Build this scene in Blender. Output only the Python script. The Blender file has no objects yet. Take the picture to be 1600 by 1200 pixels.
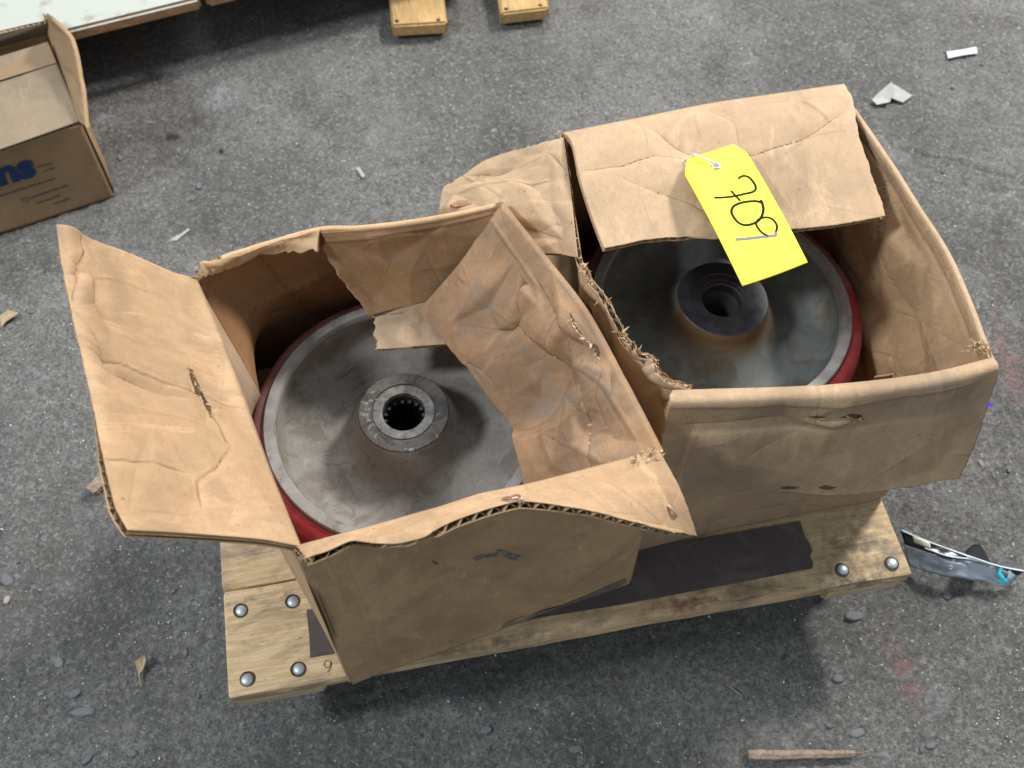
import bpy, bmesh, math, random
import numpy as np
from mathutils import Vector, Matrix
rng = np.random.default_rng(7); random.seed(7)
scene = bpy.context.scene
col = scene.collection

# ------------------------------------------------------------------ camera
F, H, TH = 1600.0, 1.05, -0.190
_z = np.array([-45.0, 981.0, F]); _z /= np.linalg.norm(_z)
_a = np.array([1.0, 0, 0]) - _z[0]*_z; _a /= np.linalg.norm(_a); _b = np.cross(_z, _a)
_x = math.cos(TH)*_a + math.sin(TH)*_b; _y = np.cross(_z, _x)
RW = np.array([_x, -_y, -_z]); CAM = np.array([0, 0, H])
def P(px, py, z):
    """surveyed point: a photograph point standing at the measured height z (metres)"""
    d = RW @ (np.array([px-800.0, py-600.0, F])/F)
    return CAM + d*((z-H)/d[2])
cam = bpy.data.objects.new('camera', bpy.data.cameras.new('camera')); col.objects.link(cam)
cx, cy, cz = RW @ [1, 0, 0], RW @ [0, -1, 0], RW @ [0, 0, -1]
cam.matrix_world = Matrix([[cx[0], cy[0], cz[0], 0], [cx[1], cy[1], cz[1], 0], [cx[2], cy[2], cz[2], H], [0, 0, 0, 1]])
cam.data.sensor_width = 36; cam.data.lens = 36; cam.data.clip_start = .02; cam.data.clip_end = 200
cam.data.dof.use_dof = True; cam.data.dof.focus_distance = .86; cam.data.dof.aperture_fstop = 9
scene.camera = cam
# ------------------------------------------------------------------ light: open workshop, two broad openings and soft ambient
w = bpy.data.worlds.new('World'); scene.world = w; w.use_nodes = True
w.node_tree.nodes['Background'].inputs[0].default_value = (.80, .90, 1.0, 1)
w.node_tree.nodes['Background'].inputs[1].default_value = .48
def area(name, loc, target, size, power, color):
    l = bpy.data.lights.new(name, 'AREA'); l.shape = 'DISK'; l.size = size; l.energy = power; l.color = color
    o = bpy.data.objects.new(name, l); col.objects.link(o); o.location = loc
    o.rotation_euler = (Vector(target)-Vector(loc)).to_track_quat('-Z', 'Y').to_euler(); return o
area('roof_light', (2.05, 1.85, 2.4), (.25, .45, .2), .50, 124, (1, .965, .91))
area('door_light', (-1.75, .35, 2.4), (.25, .45, .2),   .42, 54, (.90, .96, 1))
area('high_light', (.1, 2.7, 3.0), (.2, .4, .2), 1.6, 50, (.97, .98, 1))
scene.view_settings.view_transform = 'Standard'; scene.view_settings.look = 'None'
scene.view_settings.exposure = .14; scene.view_settings.gamma = 1
scene.cycles.max_bounces = 6; scene.cycles.use_denoising = True

# ------------------------------------------------------------------ numpy noise
def _hash(ix, iy, s):
    n = (ix*374761393 + iy*668265263 + s*1442695041) & 0x7fffffff
    n = ((n ^ (n >> 13))*1274126177) & 0x7fffffff
    return ((n ^ (n >> 16)) & 0xffff)/65535.0
def vn(x, y, s=0):
    x = np.asarray(x, float); y = np.asarray(y, float)
    ix = np.floor(x).astype(np.int64); iy = np.floor(y).astype(np.int64); fx = x-ix; fy = y-iy
    fx = fx*fx*(3-2*fx); fy = fy*fy*(3-2*fy)
    a = _hash(ix, iy, s); b = _hash(ix+1, iy, s); c = _hash(ix, iy+1, s); d = _hash(ix+1, iy+1, s)
    return (a*(1-fx)+b*fx)*(1-fy)+(c*(1-fx)+d*fx)*fy - .5
def fbm(x, y, s=0, o=4):
    r = 0; a = 1
    for k in range(o):
        r = r+a*vn(x, y, s+k*17); x = x*2.03+3.1; y = y*2.03+1.7; a *= .5
    return r

# ------------------------------------------------------------------ object helpers
def link(name, me, mats, parent=None, **kw):
    o = bpy.data.objects.new(name, me); col.objects.link(o)
    for m in (mats if isinstance(mats, (list, tuple)) else [mats]):
        if m: me.materials.append(m)
    if parent: o.parent = parent
    for k, v in kw.items(): o[k] = v
    return o
def thing(name, label, cat, group=None, loc=(0, 0, 0)):
    o = bpy.data.objects.new(name, None); col.objects.link(o); o.location = loc; o.empty_display_size = .02
    o['label'] = label; o['category'] = cat
    if group: o['group'] = group
    return o
def settle(root):
    """move an Empty's origin to its loc while its parts keep their place"""
    t = Matrix.Translation(root.location).inverted()
    for c in root.children:
        c.matrix_parent_inverse = t
def mesh_from(name, v, f, mi=None, smooth=True, uv=None, attrs=None):
    me = bpy.data.meshes.new(name)
    me.from_pydata([tuple(p) for p in v], [], [tuple(q) for q in f])
    if mi is not None: me.polygons.foreach_set('material_index', np.asarray(mi, np.int32))
    me.polygons.foreach_set('use_smooth', np.full(len(f), smooth))
    if uv is not None:
        l = me.uv_layers.new(name='UVMap'); li = np.zeros(len(me.loops), np.int32); me.loops.foreach_get('vertex_index', li)
        l.data.foreach_set('uv', np.asarray(uv, np.float32)[li].ravel())
    if attrs:
        for k, a in attrs.items():
            at = me.attributes.new(k, 'FLOAT', 'POINT'); at.data.foreach_set('value', np.asarray(a, np.float32))
    me.update(); return me
def bm_mesh(name, bm, smooth=False):
    me = bpy.data.meshes.new(name); bm.normal_update(); bm.to_mesh(me); bm.free()
    me.polygons.foreach_set('use_smooth', np.full(len(me.polygons), smooth)); return me
def lathe(name, prof, n=96, smooth=True, closed=False, rough=0, seed=0):
    prof = np.array(prof, float); m = len(prof); v = []
    for j in range(n):
        a = 2*math.pi*j/n
        for k, (r, z) in enumerate(prof):
            rr = r*(1+rough*vn(a*6+k*.37, k*.8, seed)); v.append((rr*math.cos(a), rr*math.sin(a), z))
    f = []
    for j in range(n):
        for k in range(m-1+(1 if closed else 0)):
            k2 = (k+1) % m; j2 = (j+1) % n
            f.append((j*m+k, j2*m+k, j2*m+k2, j*m+k2))
    return mesh_from(name, v, f, smooth=smooth)
def smoothprof(pts, n=5):
    """catmull-rom through profile points"""
    p = np.array(pts, float); out = []
    for i in range(len(p)-1):
        p0 = p[max(i-1, 0)]; p1 = p[i]; p2 = p[i+1]; p3 = p[min(i+2, len(p)-1)]
        for t in np.linspace(0, 1, n, endpoint=False):
            out.append(.5*((2*p1)+(-p0+p2)*t+(2*p0-5*p1+4*p2-p3)*t*t+(-p0+3*p1-3*p2+p3)*t**3))
    out.append(p[-1]); return np.array(out)
def tube(name, pts, r, mat, parent=None, seg=8, n=6, **kw):
    p = smoothprof(pts, n); v = []; f = []
    up = np.array([.13, .27, .95])
    for i in range(len(p)):
        t = p[min(i+1, len(p)-1)]-p[max(i-1, 0)]; t /= np.linalg.norm(t)+1e-9
        a = np.cross(t, up); a /= np.linalg.norm(a); b = np.cross(t, a)
        rr = r[i*(len(r)-1)//(len(p)-1)] if isinstance(r, (list, tuple)) else r
        for k in range(seg):
            q = 2*math.pi*k/seg; v.append(p[i]+rr*(math.cos(q)*a+math.sin(q)*b))
    for i in range(len(p)-1):
        for k in range(seg): f.append((i*seg+k, i*seg+(k+1) % seg, (i+1)*seg+(k+1) % seg, (i+1)*seg+k))
    f.append(tuple(range(seg))[::-1]); f.append(tuple((len(p)-1)*seg+k for k in range(seg)))
    return link(name, mesh_from(name, v, f), mat, parent, **kw)

# ------------------------------------------------------------------ material helpers
class NT:
    def __init__(s, name):
        s.m = bpy.data.materials.new(name); s.m.use_nodes = True; s.t = s.m.node_tree; s.n = s.t.nodes
        s.b = s.n['Principled BSDF']; s.tc = s.n.new('ShaderNodeTexCoord')
        s.oi = s.n.new('ShaderNodeObjectInfo')
    def l(s, a, b): s.t.links.new(a, b)
    def put(s, sock, v):
        if isinstance(v, bpy.types.NodeSocket): s.l(v, sock)
        elif isinstance(v, (tuple, list)) and len(v) == 3 and sock.type == 'RGBA': sock.default_value = (*v, 1)
        else: sock.default_value = v
    def coord(s, kind='Object', scale=(1, 1, 1), rand=False):
        v = s.tc.outputs[kind]
        mp = s.n.new('ShaderNodeMapping'); s.l(v, mp.inputs[0]); mp.inputs[3].default_value = scale
        if rand:
            mu = s.n.new('ShaderNodeMath'); mu.operation = 'MULTIPLY'; s.l(s.oi.outputs['Random'], mu.inputs[0]); mu.inputs[1].default_value = 37
            cb = s.n.new('ShaderNodeCombineXYZ'); s.l(mu.outputs[0], cb.inputs[0]); s.l(mu.outputs[0], cb.inputs[2]); s.l(cb.outputs[0], mp.inputs[1])
        return mp.outputs[0]
    def noise(s, vec, scale, detail=4, rough=.5, dist=0):
        n = s.n.new('ShaderNodeTexNoise'); s.l(vec, n.inputs['Vector']); n.inputs['Scale'].default_value = scale
        n.inputs['Detail'].default_value = detail; n.inputs['Roughness'].default_value = rough; n.inputs['Distortion'].default_value = dist
        return n.outputs['Fac']
    def voro(s, vec, scale, feature='F1', out='Distance', rand=1):
        n = s.n.new('ShaderNodeTexVoronoi'); n.feature = feature; s.l(vec, n.inputs['Vector']); n.inputs['Scale'].default_value = scale
        n.inputs['Randomness'].default_value = rand
        return n.outputs[out]
    def ramp(s, fac, stops):
        r = s.n.new('ShaderNodeValToRGB'); s.l(fac, r.inputs[0]); e = r.color_ramp.elements
        for i, (p, c) in enumerate(stops):
            q = e[i] if i < 2 else e.new(p)
            q.position = p; q.color = (c, c, c, 1) if isinstance(c, (int, float)) else (*c, 1)
        return r.outputs[0]
    def mix(s, fac, a, b, mode='MIX'):
        m = s.n.new('ShaderNodeMix'); m.data_type = 'RGBA'; m.blend_type = mode
        s.put(m.inputs[0], fac); s.put(m.inputs[6], a); s.put(m.inputs[7], b); return m.outputs[2]
    def math(s, op, a, b=0.0):
        m = s.n.new('ShaderNodeMath'); m.operation = op; s.put(m.inputs[0], a); s.put(m.inputs[1], b); return m.outputs[0]
    def attr(s, name):
        a = s.n.new('ShaderNodeAttribute'); a.attribute_name = name; return a
    def bump(s, h, strength=.3, dist=.001, prev=None):
        b = s.n.new('ShaderNodeBump'); s.l(h, b.inputs['Height']); b.inputs['Strength'].default_value = strength; b.inputs['Distance'].default_value = dist
        if prev: s.l(prev, b.inputs['Normal'])
        return b.outputs[0]
    def done(s, color=None, rough=.6, normal=None, metal=0.0, spec=None):
        if color is not None: s.put(s.b.inputs['Base Color'], color)
        s.put(s.b.inputs['Roughness'], rough); s.put(s.b.inputs['Metallic'], metal)
        if spec is not None: s.b.inputs['Specular IOR Level'].default_value = spec
        if normal: s.l(normal, s.b.inputs['Normal'])
        return s.m

def cardboard(name, base, dark, stain=(.20, .16, .13), stain_amt=.5, orange=0.0, streak=1.0):
    t = NT(name); uv = t.coord('UV', rand=True)
    fib = t.noise(t.coord('UV', (1, 3.5, 1), True), 420, 4, .7)
    mot = t.noise(uv, 90, 5, .65)
    big = t.noise(uv, 9, 4, .55)
    c = t.mix(t.ramp(t.math('ADD', t.math('MULTIPLY', mot, .45), t.math('MULTIPLY', fib, .55)), [(.38, 0), (.60, 1)]), dark, base)
    c = t.mix(t.math('MULTIPLY', t.ramp(fib, [(.3, 1), (.5, 0)]), .35), c, tuple(x*.72 for x in base))
    c = t.mix(t.math('MULTIPLY', t.ramp(fib, [(.58, 0), (.75, 1)]), .35), c, tuple(min(1, x*1.22) for x in base))
    c = t.mix(t.math('MULTIPLY', t.ramp(big, [(.38, 1), (.58, 0)]), .45), c, tuple(x*.80 for x in dark))
    if orange:
        o = t.noise(uv, 17, 6, .62, .6)
        c = t.mix(t.math('MULTIPLY', t.ramp(o, [(.44, 0), (.56, 1)]), orange), c, (.36, .17, .065))
    st = t.noise(uv, 22, 6, .68, .5)
    gr = t.noise(t.coord('UV', (1, .6, 1), True), 7, 7, .72, .9)
    c = t.mix(t.math('MULTIPLY', t.ramp(gr, [(.49, 0), (.60, 1)]), .75), c, tuple(x*k for x, k in zip(dark, (.74, .77, .82))))
    ln = t.noise(t.coord('UV', (40, 1.2, 1), True), 9, 3, .5)
    c = t.mix(t.math('MULTIPLY', t.ramp(ln, [(.60, 0), (.72, 1)]), .22), c, tuple(x*.72 for x in dark))
    c = t.mix(t.math('MULTIPLY', t.ramp(st, [(.54, 0), (.66, 1)]), stain_amt), c, stain)
    # corrugation telegraphing through the liner
    wv = t.n.new('ShaderNodeTexWave'); wv.wave_type = 'BANDS'; wv.bands_direction = 'X'; t.l(t.coord('UV'), wv.inputs[0]); wv.inputs['Scale'].default_value = 35.0/ (2*math.pi) * 3.14159
    wv.inputs['Distortion'].default_value = .6
    c = t.mix(t.math('MULTIPLY', wv.outputs['Fac'], .05*streak), c, tuple(x*.6 for x in base))
    sc_ = t.noise(t.coord('UV', (1, .12, 1), True), 60, 3, .6)
    c = t.mix(t.math('MULTIPLY', t.ramp(sc_, [(.62, 0), (.72, 1)]), .25), c, tuple(x*.55 for x in dark))
    spk = t.noise(uv, 260, 2, .5)
    c = t.mix(t.math('MULTIPLY', t.ramp(spk, [(.70, 0), (.76, 1)]), .5), c, (.10, .06, .035))
    su = t.noise(t.coord('UV', (1, .35, 1), True), 26, 7, .78, 1.0)
    c = t.mix(t.math('MULTIPLY', t.ramp(su, [(.58, 0), (.64, 1)]), .35), c, tuple(min(.8, x*1.28) for x in base))
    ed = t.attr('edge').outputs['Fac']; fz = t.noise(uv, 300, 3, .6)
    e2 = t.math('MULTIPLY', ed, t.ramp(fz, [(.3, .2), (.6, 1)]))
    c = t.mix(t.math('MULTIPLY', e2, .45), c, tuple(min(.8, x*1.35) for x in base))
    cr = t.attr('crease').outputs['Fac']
    c = t.mix(t.math('MULTIPLY', cr, .40), c, tuple(x*.55 for x in dark))  # crease lines darkened: fold wear plus shading put into the colour
    n1 = t.bump(fib, .45, .0008); n2 = t.bump(wv.outputs['Fac'], .12*streak, .0006, n1)
    n3 = t.bump(t.noise(uv, 55, 3, .6), .06, .002, n2); n3 = t.bump(t.math('MULTIPLY', cr, -1), .5, .0015, n3)
    return t.done(c, .88, n3, spec=.22)

KRAFT = (.515, .340, .198); KDARK = (.385, .246, .138)
M_IN = cardboard('kraft_inside', KRAFT, KDARK, stain_amt=.18)
M_OUT = cardboard('kraft_outside', (.53, .350, .20), (.42, .268, .148), stain_amt=.2)
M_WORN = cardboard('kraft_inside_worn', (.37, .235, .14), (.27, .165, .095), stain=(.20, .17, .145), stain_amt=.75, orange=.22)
M_FOLDDIM = cardboard('kraft_folded_in_dim', (.32, .19, .10), (.25, .145, .075), stain=(.19, .15, .12), stain_amt=.35, orange=.1)  # darker brown for the back flap, its dim light put into the colour
M_INSHADE = cardboard('kraft_inside_shaded', (.29, .155, .073), (.22, .115, .053), stain_amt=.25)  # inner liner darkened: the shade inside the box put into the colour
M_PALE = cardboard('kraft_pale', (.42, .305, .205), (.34, .24, .155), stain_amt=.2)
M_OUT2 = cardboard('kraft_outside_grey', (.46, .32, .20), (.375, .255, .155), stain_amt=.35)
M_FLAT = cardboard('kraft_tan', (.49, .345, .22), (.39, .268, .165), stain_amt=.15)
M_BGBOX = cardboard('kraft_dull', (.36, .235, .13), (.30, .19, .105), stain_amt=.1)
def torn():
    t = NT('torn_paper_fibre'); v = t.coord('Object'); n = t.noise(v, 900, 4, .7)
    c = t.mix(n, (.34, .22, .12), (.66, .47, .29)); return t.done(c, .95, t.bump(n, .6, .001), spec=.1)
M_TORN = torn()
t = NT('corrugated_medium'); M_MED = t.done(t.mix(t.noise(t.coord('Object'), 400), (.30, .20, .115), (.48, .34, .21)), .95, spec=.1)

def floor_mat():
    t = NT('rough_concrete'); v = t.coord('Object')
    g = t.noise(v, 330, 8, .75); m = t.noise(v, 55, 5, .6); b = t.noise(v, 3.2, 5, .55); d = t.noise(v, 900, 3, .7)
    c = t.mix(t.ramp(g, [(.36, 0), (.64, 1)]), (.070, .069, .067), (.275, .266, .248))
    c = t.mix(t.math('MULTIPLY', t.ramp(m, [(.38, 1), (.55, 0)]), .35), c, (.09, .088, .086))
    c = t.mix(t.math('MULTIPLY', t.ramp(b, [(.38, 1), (.56, 0)]), .60), c, (.070, .068, .065))
    b2 = t.noise(v, 7.5, 6, .65, .4)
    c = t.mix(t.math('MULTIPLY', t.ramp(b2, [(.56, 0), (.72, 1)]), .40), c, (.30, .30, .295))
    c = t.mix(t.math('MULTIPLY', t.ramp(b2, [(.34, 1), (.46, 0)]), .50), c, (.055, .050, .045)); b3 = t.noise(v, 17, 7, .7, .6); c = t.mix(t.math('MULTIPLY', t.ramp(b3, [(.58, 0), (.66, 1)]), .35), c, (.27, .28, .285)); c = t.mix(t.math('MULTIPLY', t.ramp(b3, [(.32, 1), (.40, 0)]), .4), c, (.05, .048, .045))
    w1 = t.noise(v, 185, 4, .62, .7); c = t.mix(t.math('MULTIPLY', t.ramp(w1, [(.54, 0), (.66, 1)]), .5), c, (.36, .345, .32)); c = t.mix(t.math('MULTIPLY', t.ramp(w1, [(.34, 1), (.45, 0)]), .5), c, (.055, .052, .048))
    # aggregate
    for sc, thr, off in ((85, .16, 0), (160, .20, 3.3)):
        mp = t.n.new('ShaderNodeMapping'); t.l(v, mp.inputs[0]); mp.inputs[1].default_value = (off, off, 0)
        wob = t.n.new('ShaderNodeMix'); wob.data_type = 'VECTOR'; wob.inputs[0].default_value = .006
        t.l(mp.outputs[0], wob.inputs[4]); nn = t.n.new('ShaderNodeTexNoise'); t.l(v, nn.inputs[0]); nn.inputs['Scale'].default_value = 150; t.l(nn.outputs['Color'], wob.inputs[5])
        dist = t.voro(wob.outputs[1], sc); colr = t.voro(wob.outputs[1], sc, out='Color')
        sp = t.n.new('ShaderNodeSeparateColor'); t.l(colr, sp.inputs[0])
        stone = t.math('MULTIPLY', t.ramp(dist, [(.30, 1), (.36, 0)]), t.ramp(sp.outputs[0], [(thr, 1), (thr+.02, 0)]))
        sc_col = t.ramp(sp.outputs[1], [(0, (.045, .050, .058)), (.45, (.075, .085, .10)), (.75, (.11, .105, .10)), (.9, (.24, .22, .19))])
        c = t.mix(t.math('MULTIPLY', stone, .38), c, sc_col)
    # pale mineral flecks
    fl = t.voro(v, 330); flc = t.voro(v, 330, out='Color'); sp = t.n.new('ShaderNodeSeparateColor'); t.l(flc, sp.inputs[0])
    cl = t.noise(v, 5, 3, .5)
    fleck = t.math('MULTIPLY', t.ramp(fl, [(.18, 1), (.30, 0)]), t.ramp(sp.outputs[0], [(.955, 0), (.965, 1)]))
    fleck = t.math('MULTIPLY', fleck, t.ramp(cl, [(.40, .25), (.55, 1)]))
    c = t.mix(fleck, c, (.85, .87, .9))
    # dark brown specks
    c = t.mix(t.math('MULTIPLY', t.math('MULTIPLY', t.ramp(fl, [(.2, 1), (.3, 0)]), t.ramp(sp.outputs[1], [(.95, 0), (.96, 1)])), .7), c, (.03, .024, .02))
    # pink chalk and purple paint marks
    def blob(cx_, cy_, rx, ry, rot, colr, amt, sc=60):
        nonlocal c
        mp = t.n.new('ShaderNodeMapping'); mp.vector_type = 'TEXTURE'; t.l(v, mp.inputs[0]); mp.inputs[1].default_value = (cx_, cy_, 0); mp.inputs[2].default_value = (0, 0, rot); mp.inputs[3].default_value = (rx, ry, 10)
        ln = t.n.new('ShaderNodeVectorMath'); ln.operation = 'LENGTH'; t.l(mp.outputs[0], ln.inputs[0])
        k = t.math('MULTIPLY', t.ramp(ln.outputs['Value'], [(.2, 1), (1, 0)]), t.ramp(t.noise(v, sc, 5, .7), [(.42, 0), (.62, 1)]))
        c = t.mix(t.math('MULTIPLY', k, amt), c, colr)
    for (px, py, rx, ry, rot, cc, am) in ((1575, 560, .018, .085, -.2, (.38, .14, .16), .5), (1415, 1050, .018, .07, .1, (.34, .13, .14), .42), (1545, 632, .008, .005, 0, (.10, .03, .55), 3.0),
                                          (270, 212, .012, .01, 0, (.02, .016, .012), 2.5), (345, 236, .006, .008, 0, (.02, .016, .012), 2), (300, 190, .10, .07, .3, (.06, .055, .05), .6),
                                          (1500, 215, .3, .03, -.5, (.05, .045, .04), .3), (280, 368, .02, .004, .5, (.6, .62, .66), 2), (345, 150, .05, .03, .5, (.32, .33, .35), .9), (170, 180, .03, .015, .5, (.35, .37, .4), 1)):
        q = P(px, py, 0); blob(q[0], q[1], rx, ry, rot, cc, am)
    rough = t.mix(fleck, (.82,)*3, (.12,)*3)
    n = t.bump(w1, .8, .0045); n = t.bump(g, 1.0, .0030, n); n = t.bump(m, .45, .005, n); n = t.bump(d, .5, .0008, n)
    return t.done(c, rough, n, spec=.4)
M_FLOOR = floor_mat()

def wood(name, a, b, grime=.5, scale=(3, 40, 40)):
    t = NT(name); v = t.coord('Object', scale, True); v1 = t.coord('Object', rand=True)
    g = t.noise(v, 6, 6, .65, .5); g2 = t.noise(v, 22, 4, .6, .5)
    c = t.mix(t.ramp(g, [(.38, 0), (.62, 1)]), a, b)
    c = t.mix(t.math('MULTIPLY', t.ramp(g2, [(.35, 1), (.5, 0)]), .35), c, tuple(x*.55 for x in a))
    d = t.noise(t.coord('Object', (.5, 1, 1), True), 28, 7, .72, .8)
    c = t.mix(t.math('MULTIPLY', t.ramp(d, [(.48, 0), (.68, 1)]), grime), c, (.115, .10, .085))
    k = t.noise(v1, 300, 2, .5); c = t.mix(t.math('MULTIPLY', t.ramp(k, [(.70, 0), (.75, 1)]), .6), c, (.05, .035, .025))
    sc_ = t.noise(t.coord('Object', (.25, 5, 5), True), 60, 3, .6)
    c = t.mix(t.math('MULTIPLY', t.ramp(sc_, [(.66, 0), (.70, 1)]), .55*grime), c, (.06, .045, .035))
    n = t.bump(g2, .35, .0008); n = t.bump(t.noise(v1, 160, 5, .6), .3, .0008, n)
    return t, c, n
t, c, n = wood('pine_board', (.50, .345, .185), (.66, .495, .295), .70)
# reddish paint rubbed on the front board
def local_blob(t, c, px, py, z, rx, ry, colr, amt, sc=70):
    q = P(px, py, z); v = t.coord('Object'); mp = t.n.new('ShaderNodeMapping'); mp.vector_type = 'TEXTURE'; t.l(v, mp.inputs[0])
    mp.inputs[1].default_value = (q[0], q[1], z); mp.inputs[3].default_value = (rx, ry, 1)
    ln = t.n.new('ShaderNodeVectorMath'); ln.operation = 'LENGTH'; t.l(mp.outputs[0], ln.inputs[0])
    k = t.math('MULTIPLY', t.ramp(ln.outputs['Value'], [(.15, 1), (1, 0)]), t.ramp(t.noise(v, sc, 5, .7), [(.38, 0), (.60, 1)]))
    return t.mix(t.math('MULTIPLY', k, amt), c, colr)
c = local_blob(t, c, 1060, 945, .13, .06, .014, (.19, .045, .03), .85)
c = local_blob(t, c, 1140, 925, .13, .09, .014, (.13, .08, .055), .8)
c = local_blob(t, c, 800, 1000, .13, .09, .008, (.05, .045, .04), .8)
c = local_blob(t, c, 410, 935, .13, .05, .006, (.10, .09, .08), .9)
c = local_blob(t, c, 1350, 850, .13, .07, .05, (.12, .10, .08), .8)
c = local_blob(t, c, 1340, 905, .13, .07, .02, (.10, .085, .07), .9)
M_WOOD = t.done(c, .75, n, spec=.3)
t, c, n = wood('pine_edge', (.44, .34, .19), (.62, .50, .30), .3); M_WEDGE = t.done(c, .75, n, spec=.3)
t, c, n = wood('pallet_wood', (.36, .225, .09), (.50, .33, .145), .25, (40, 3, 40)); M_PWOOD = t.done(c, .75, n, spec=.3)
t, c, n = wood('grey_splinter_wood', (.20, .15, .115), (.33, .25, .195), .35, (30, 30, 30)); M_SPL = t.done(c, .8, n, spec=.2)

def iron():
    t = NT('dusty_cast_iron'); v = t.coord('Object', rand=True)
    g = t.noise(v, 14, 7, .65, .4); f = t.noise(v, 420, 4, .7); p = t.noise(v, 38, 6, .7, .6)
    c = t.mix(t.ramp(g, [(.38, 0), (.62, 1)]), (.185, .165, .145), (.26, .245, .225))
    c = t.mix(t.math('MULTIPLY', t.ramp(p, [(.50, 0), (.60, 1)]), .6), c, (.125, .098, .074))
    c = t.mix(t.math('MULTIPLY', t.ramp(p, [(.30, 1), (.38, 0)]), .6), c, (.33, .335, .34))
    q_ = t.noise(v, 150, 5, .7); c = t.mix(t.math('MULTIPLY', t.ramp(q_, [(.60, 0), (.66, 1)]), .4), c, (.075, .06, .05))
    ra = t.n.new('ShaderNodeTexWave'); ra.wave_type = 'RINGS'; ra.rings_direction = 'Z'; t.l(t.tc.outputs['Object'], ra.inputs[0]); ra.inputs['Scale'].default_value = 55; ra.inputs['Distortion'].default_value = 1.0; ra.inputs['Detail'].default_value = 2
    c = t.mix(t.math('MULTIPLY', ra.outputs['Fac'], .06), c, (.09, .08, .07))
    c = t.mix(t.math('MULTIPLY', t.ramp(f, [(.66, 0), (.72, 1)]), .5), c, (.40, .40, .38))
    n = t.bump(f, .5, .0009); n = t.bump(p, .2, .0015, n)
    return t.done(c, t.ramp(g, [(.3, .58), (.7, .75)]), n, metal=.0, spec=.35)
M_IRON = iron()
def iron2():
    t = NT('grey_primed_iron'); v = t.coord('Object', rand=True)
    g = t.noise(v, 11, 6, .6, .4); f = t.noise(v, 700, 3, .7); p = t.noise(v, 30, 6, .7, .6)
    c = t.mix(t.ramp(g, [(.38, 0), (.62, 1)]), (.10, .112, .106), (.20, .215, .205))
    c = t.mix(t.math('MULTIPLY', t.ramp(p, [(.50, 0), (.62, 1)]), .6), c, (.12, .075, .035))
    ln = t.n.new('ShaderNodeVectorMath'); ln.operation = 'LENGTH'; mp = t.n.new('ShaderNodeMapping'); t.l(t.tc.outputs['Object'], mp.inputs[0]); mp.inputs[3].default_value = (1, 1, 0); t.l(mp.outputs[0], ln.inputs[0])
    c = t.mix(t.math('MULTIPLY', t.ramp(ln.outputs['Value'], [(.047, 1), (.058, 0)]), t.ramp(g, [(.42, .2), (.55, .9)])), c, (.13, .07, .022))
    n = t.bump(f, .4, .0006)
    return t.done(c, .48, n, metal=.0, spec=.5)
M_IRON2 = iron2()
def rimmetal():
    t = NT('machined_rim'); v = t.coord('Object', rand=True); g = t.noise(v, 26, 6, .65, .6)
    c = t.mix(t.ramp(g, [(.36, 0), (.62, 1)]), (.22, .20, .19), (.35, .34, .33))
    c = t.mix(t.math('MULTIPLY', t.ramp(t.noise(v, 90, 5, .7), [(.58, 0), (.68, 1)]), .6), c, (.10, .085, .07))
    return t.done(c, .55, t.bump(t.noise(v, 300, 4, .6), .2, .0005), metal=.0, spec=.5)
M_RIM = rimmetal()
def tread():
    t = NT('red_polyurethane'); v = t.coord('Object', rand=True); g = t.noise(v, 20, 6, .65, .5)
    c = t.mix(t.ramp(g, [(.40, 0), (.66, 1)]), (.30, .009, .022), (.32, .06, .07))
    d = t.noise(v, 60, 5, .7); c = t.mix(t.math('MULTIPLY', t.ramp(d, [(.54, 0), (.66, 1)]), .5), c, (.20, .12, .11))
    sz = t.n.new('ShaderNodeSeparateXYZ'); t.l(t.coord('Object'), sz.inputs[0])
    c = t.mix(t.math('MULTIPLY', t.ramp(sz.outputs[2], [(.088, 0), (.100, 1)]), t.math('MULTIPLY', t.ramp(g, [(.35, .5), (.6, .9)]), t.ramp(sz.outputs[1], [(-.075, .08), (-.015, 1)]))), c, (.215, .135, .13))
    return t.done(c, t.ramp(d, [(.4, .28), (.7, .6)]), t.bump(d, .1, .0008), spec=.5)
M_RED = tread()
def greasy():
    t = NT('greasy_steel_hub'); v = t.coord('Object', rand=True); g = t.noise(v, 45, 7, .7, 1.2); s = t.noise(v, 110, 5, .7, .8)
    c = t.mix(t.ramp(g, [(.40, 0), (.56, 1)]), (.020, .017, .014), (.062, .054, .045))
    sm = t.ramp(s, [(.57, 0), (.66, 1)])
    c = t.mix(t.math('MULTIPLY', sm, .8), c, (.20, .21, .225))
    return t.done(c, t.mix(sm, (.60,)*3, (.30,)*3), t.bump(s, .5, .0014), metal=.0, spec=.35)
M_HUB = greasy()
def blackhub():
    t = NT('black_hub_face'); v = t.coord('Object', rand=True); g = t.noise(v, 70, 5, .6)
    c = t.mix(g, (.012, .012, .014), (.045, .045, .05)); return t.done(c, t.ramp(g, [(.3, .32), (.7, .6)]), t.bump(g, .15, .0008), spec=.5)
M_BLK = blackhub()
t = NT('bearing_steel'); M_STEEL = t.done(t.mix(t.ramp(t.noise(t.coord('Object'), 110, 6, .7), [(.40, 0), (.60, 1)]), (.032, .028, .023), (.12, .112, .10)), .5, metal=.15)
t = NT('dark_roller_steel'); M_ROLL = t.done((.05, .05, .055), .4, metal=.5)
t = NT('bore_black'); M_BORE = t.done((.012, .011, .010), .7)
t = NT('zinc_bolt'); g = t.noise(t.coord('Object', rand=True), 300, 4, .6); M_BOLT = t.done(t.mix(g, (.30, .34, .36), (.50, .55, .58)), .45, t.bump(g, .2, .0004), metal=.55)
t = NT('bolt_hole'); M_HOLE = t.done((.035, .026, .018), .9)
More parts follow.
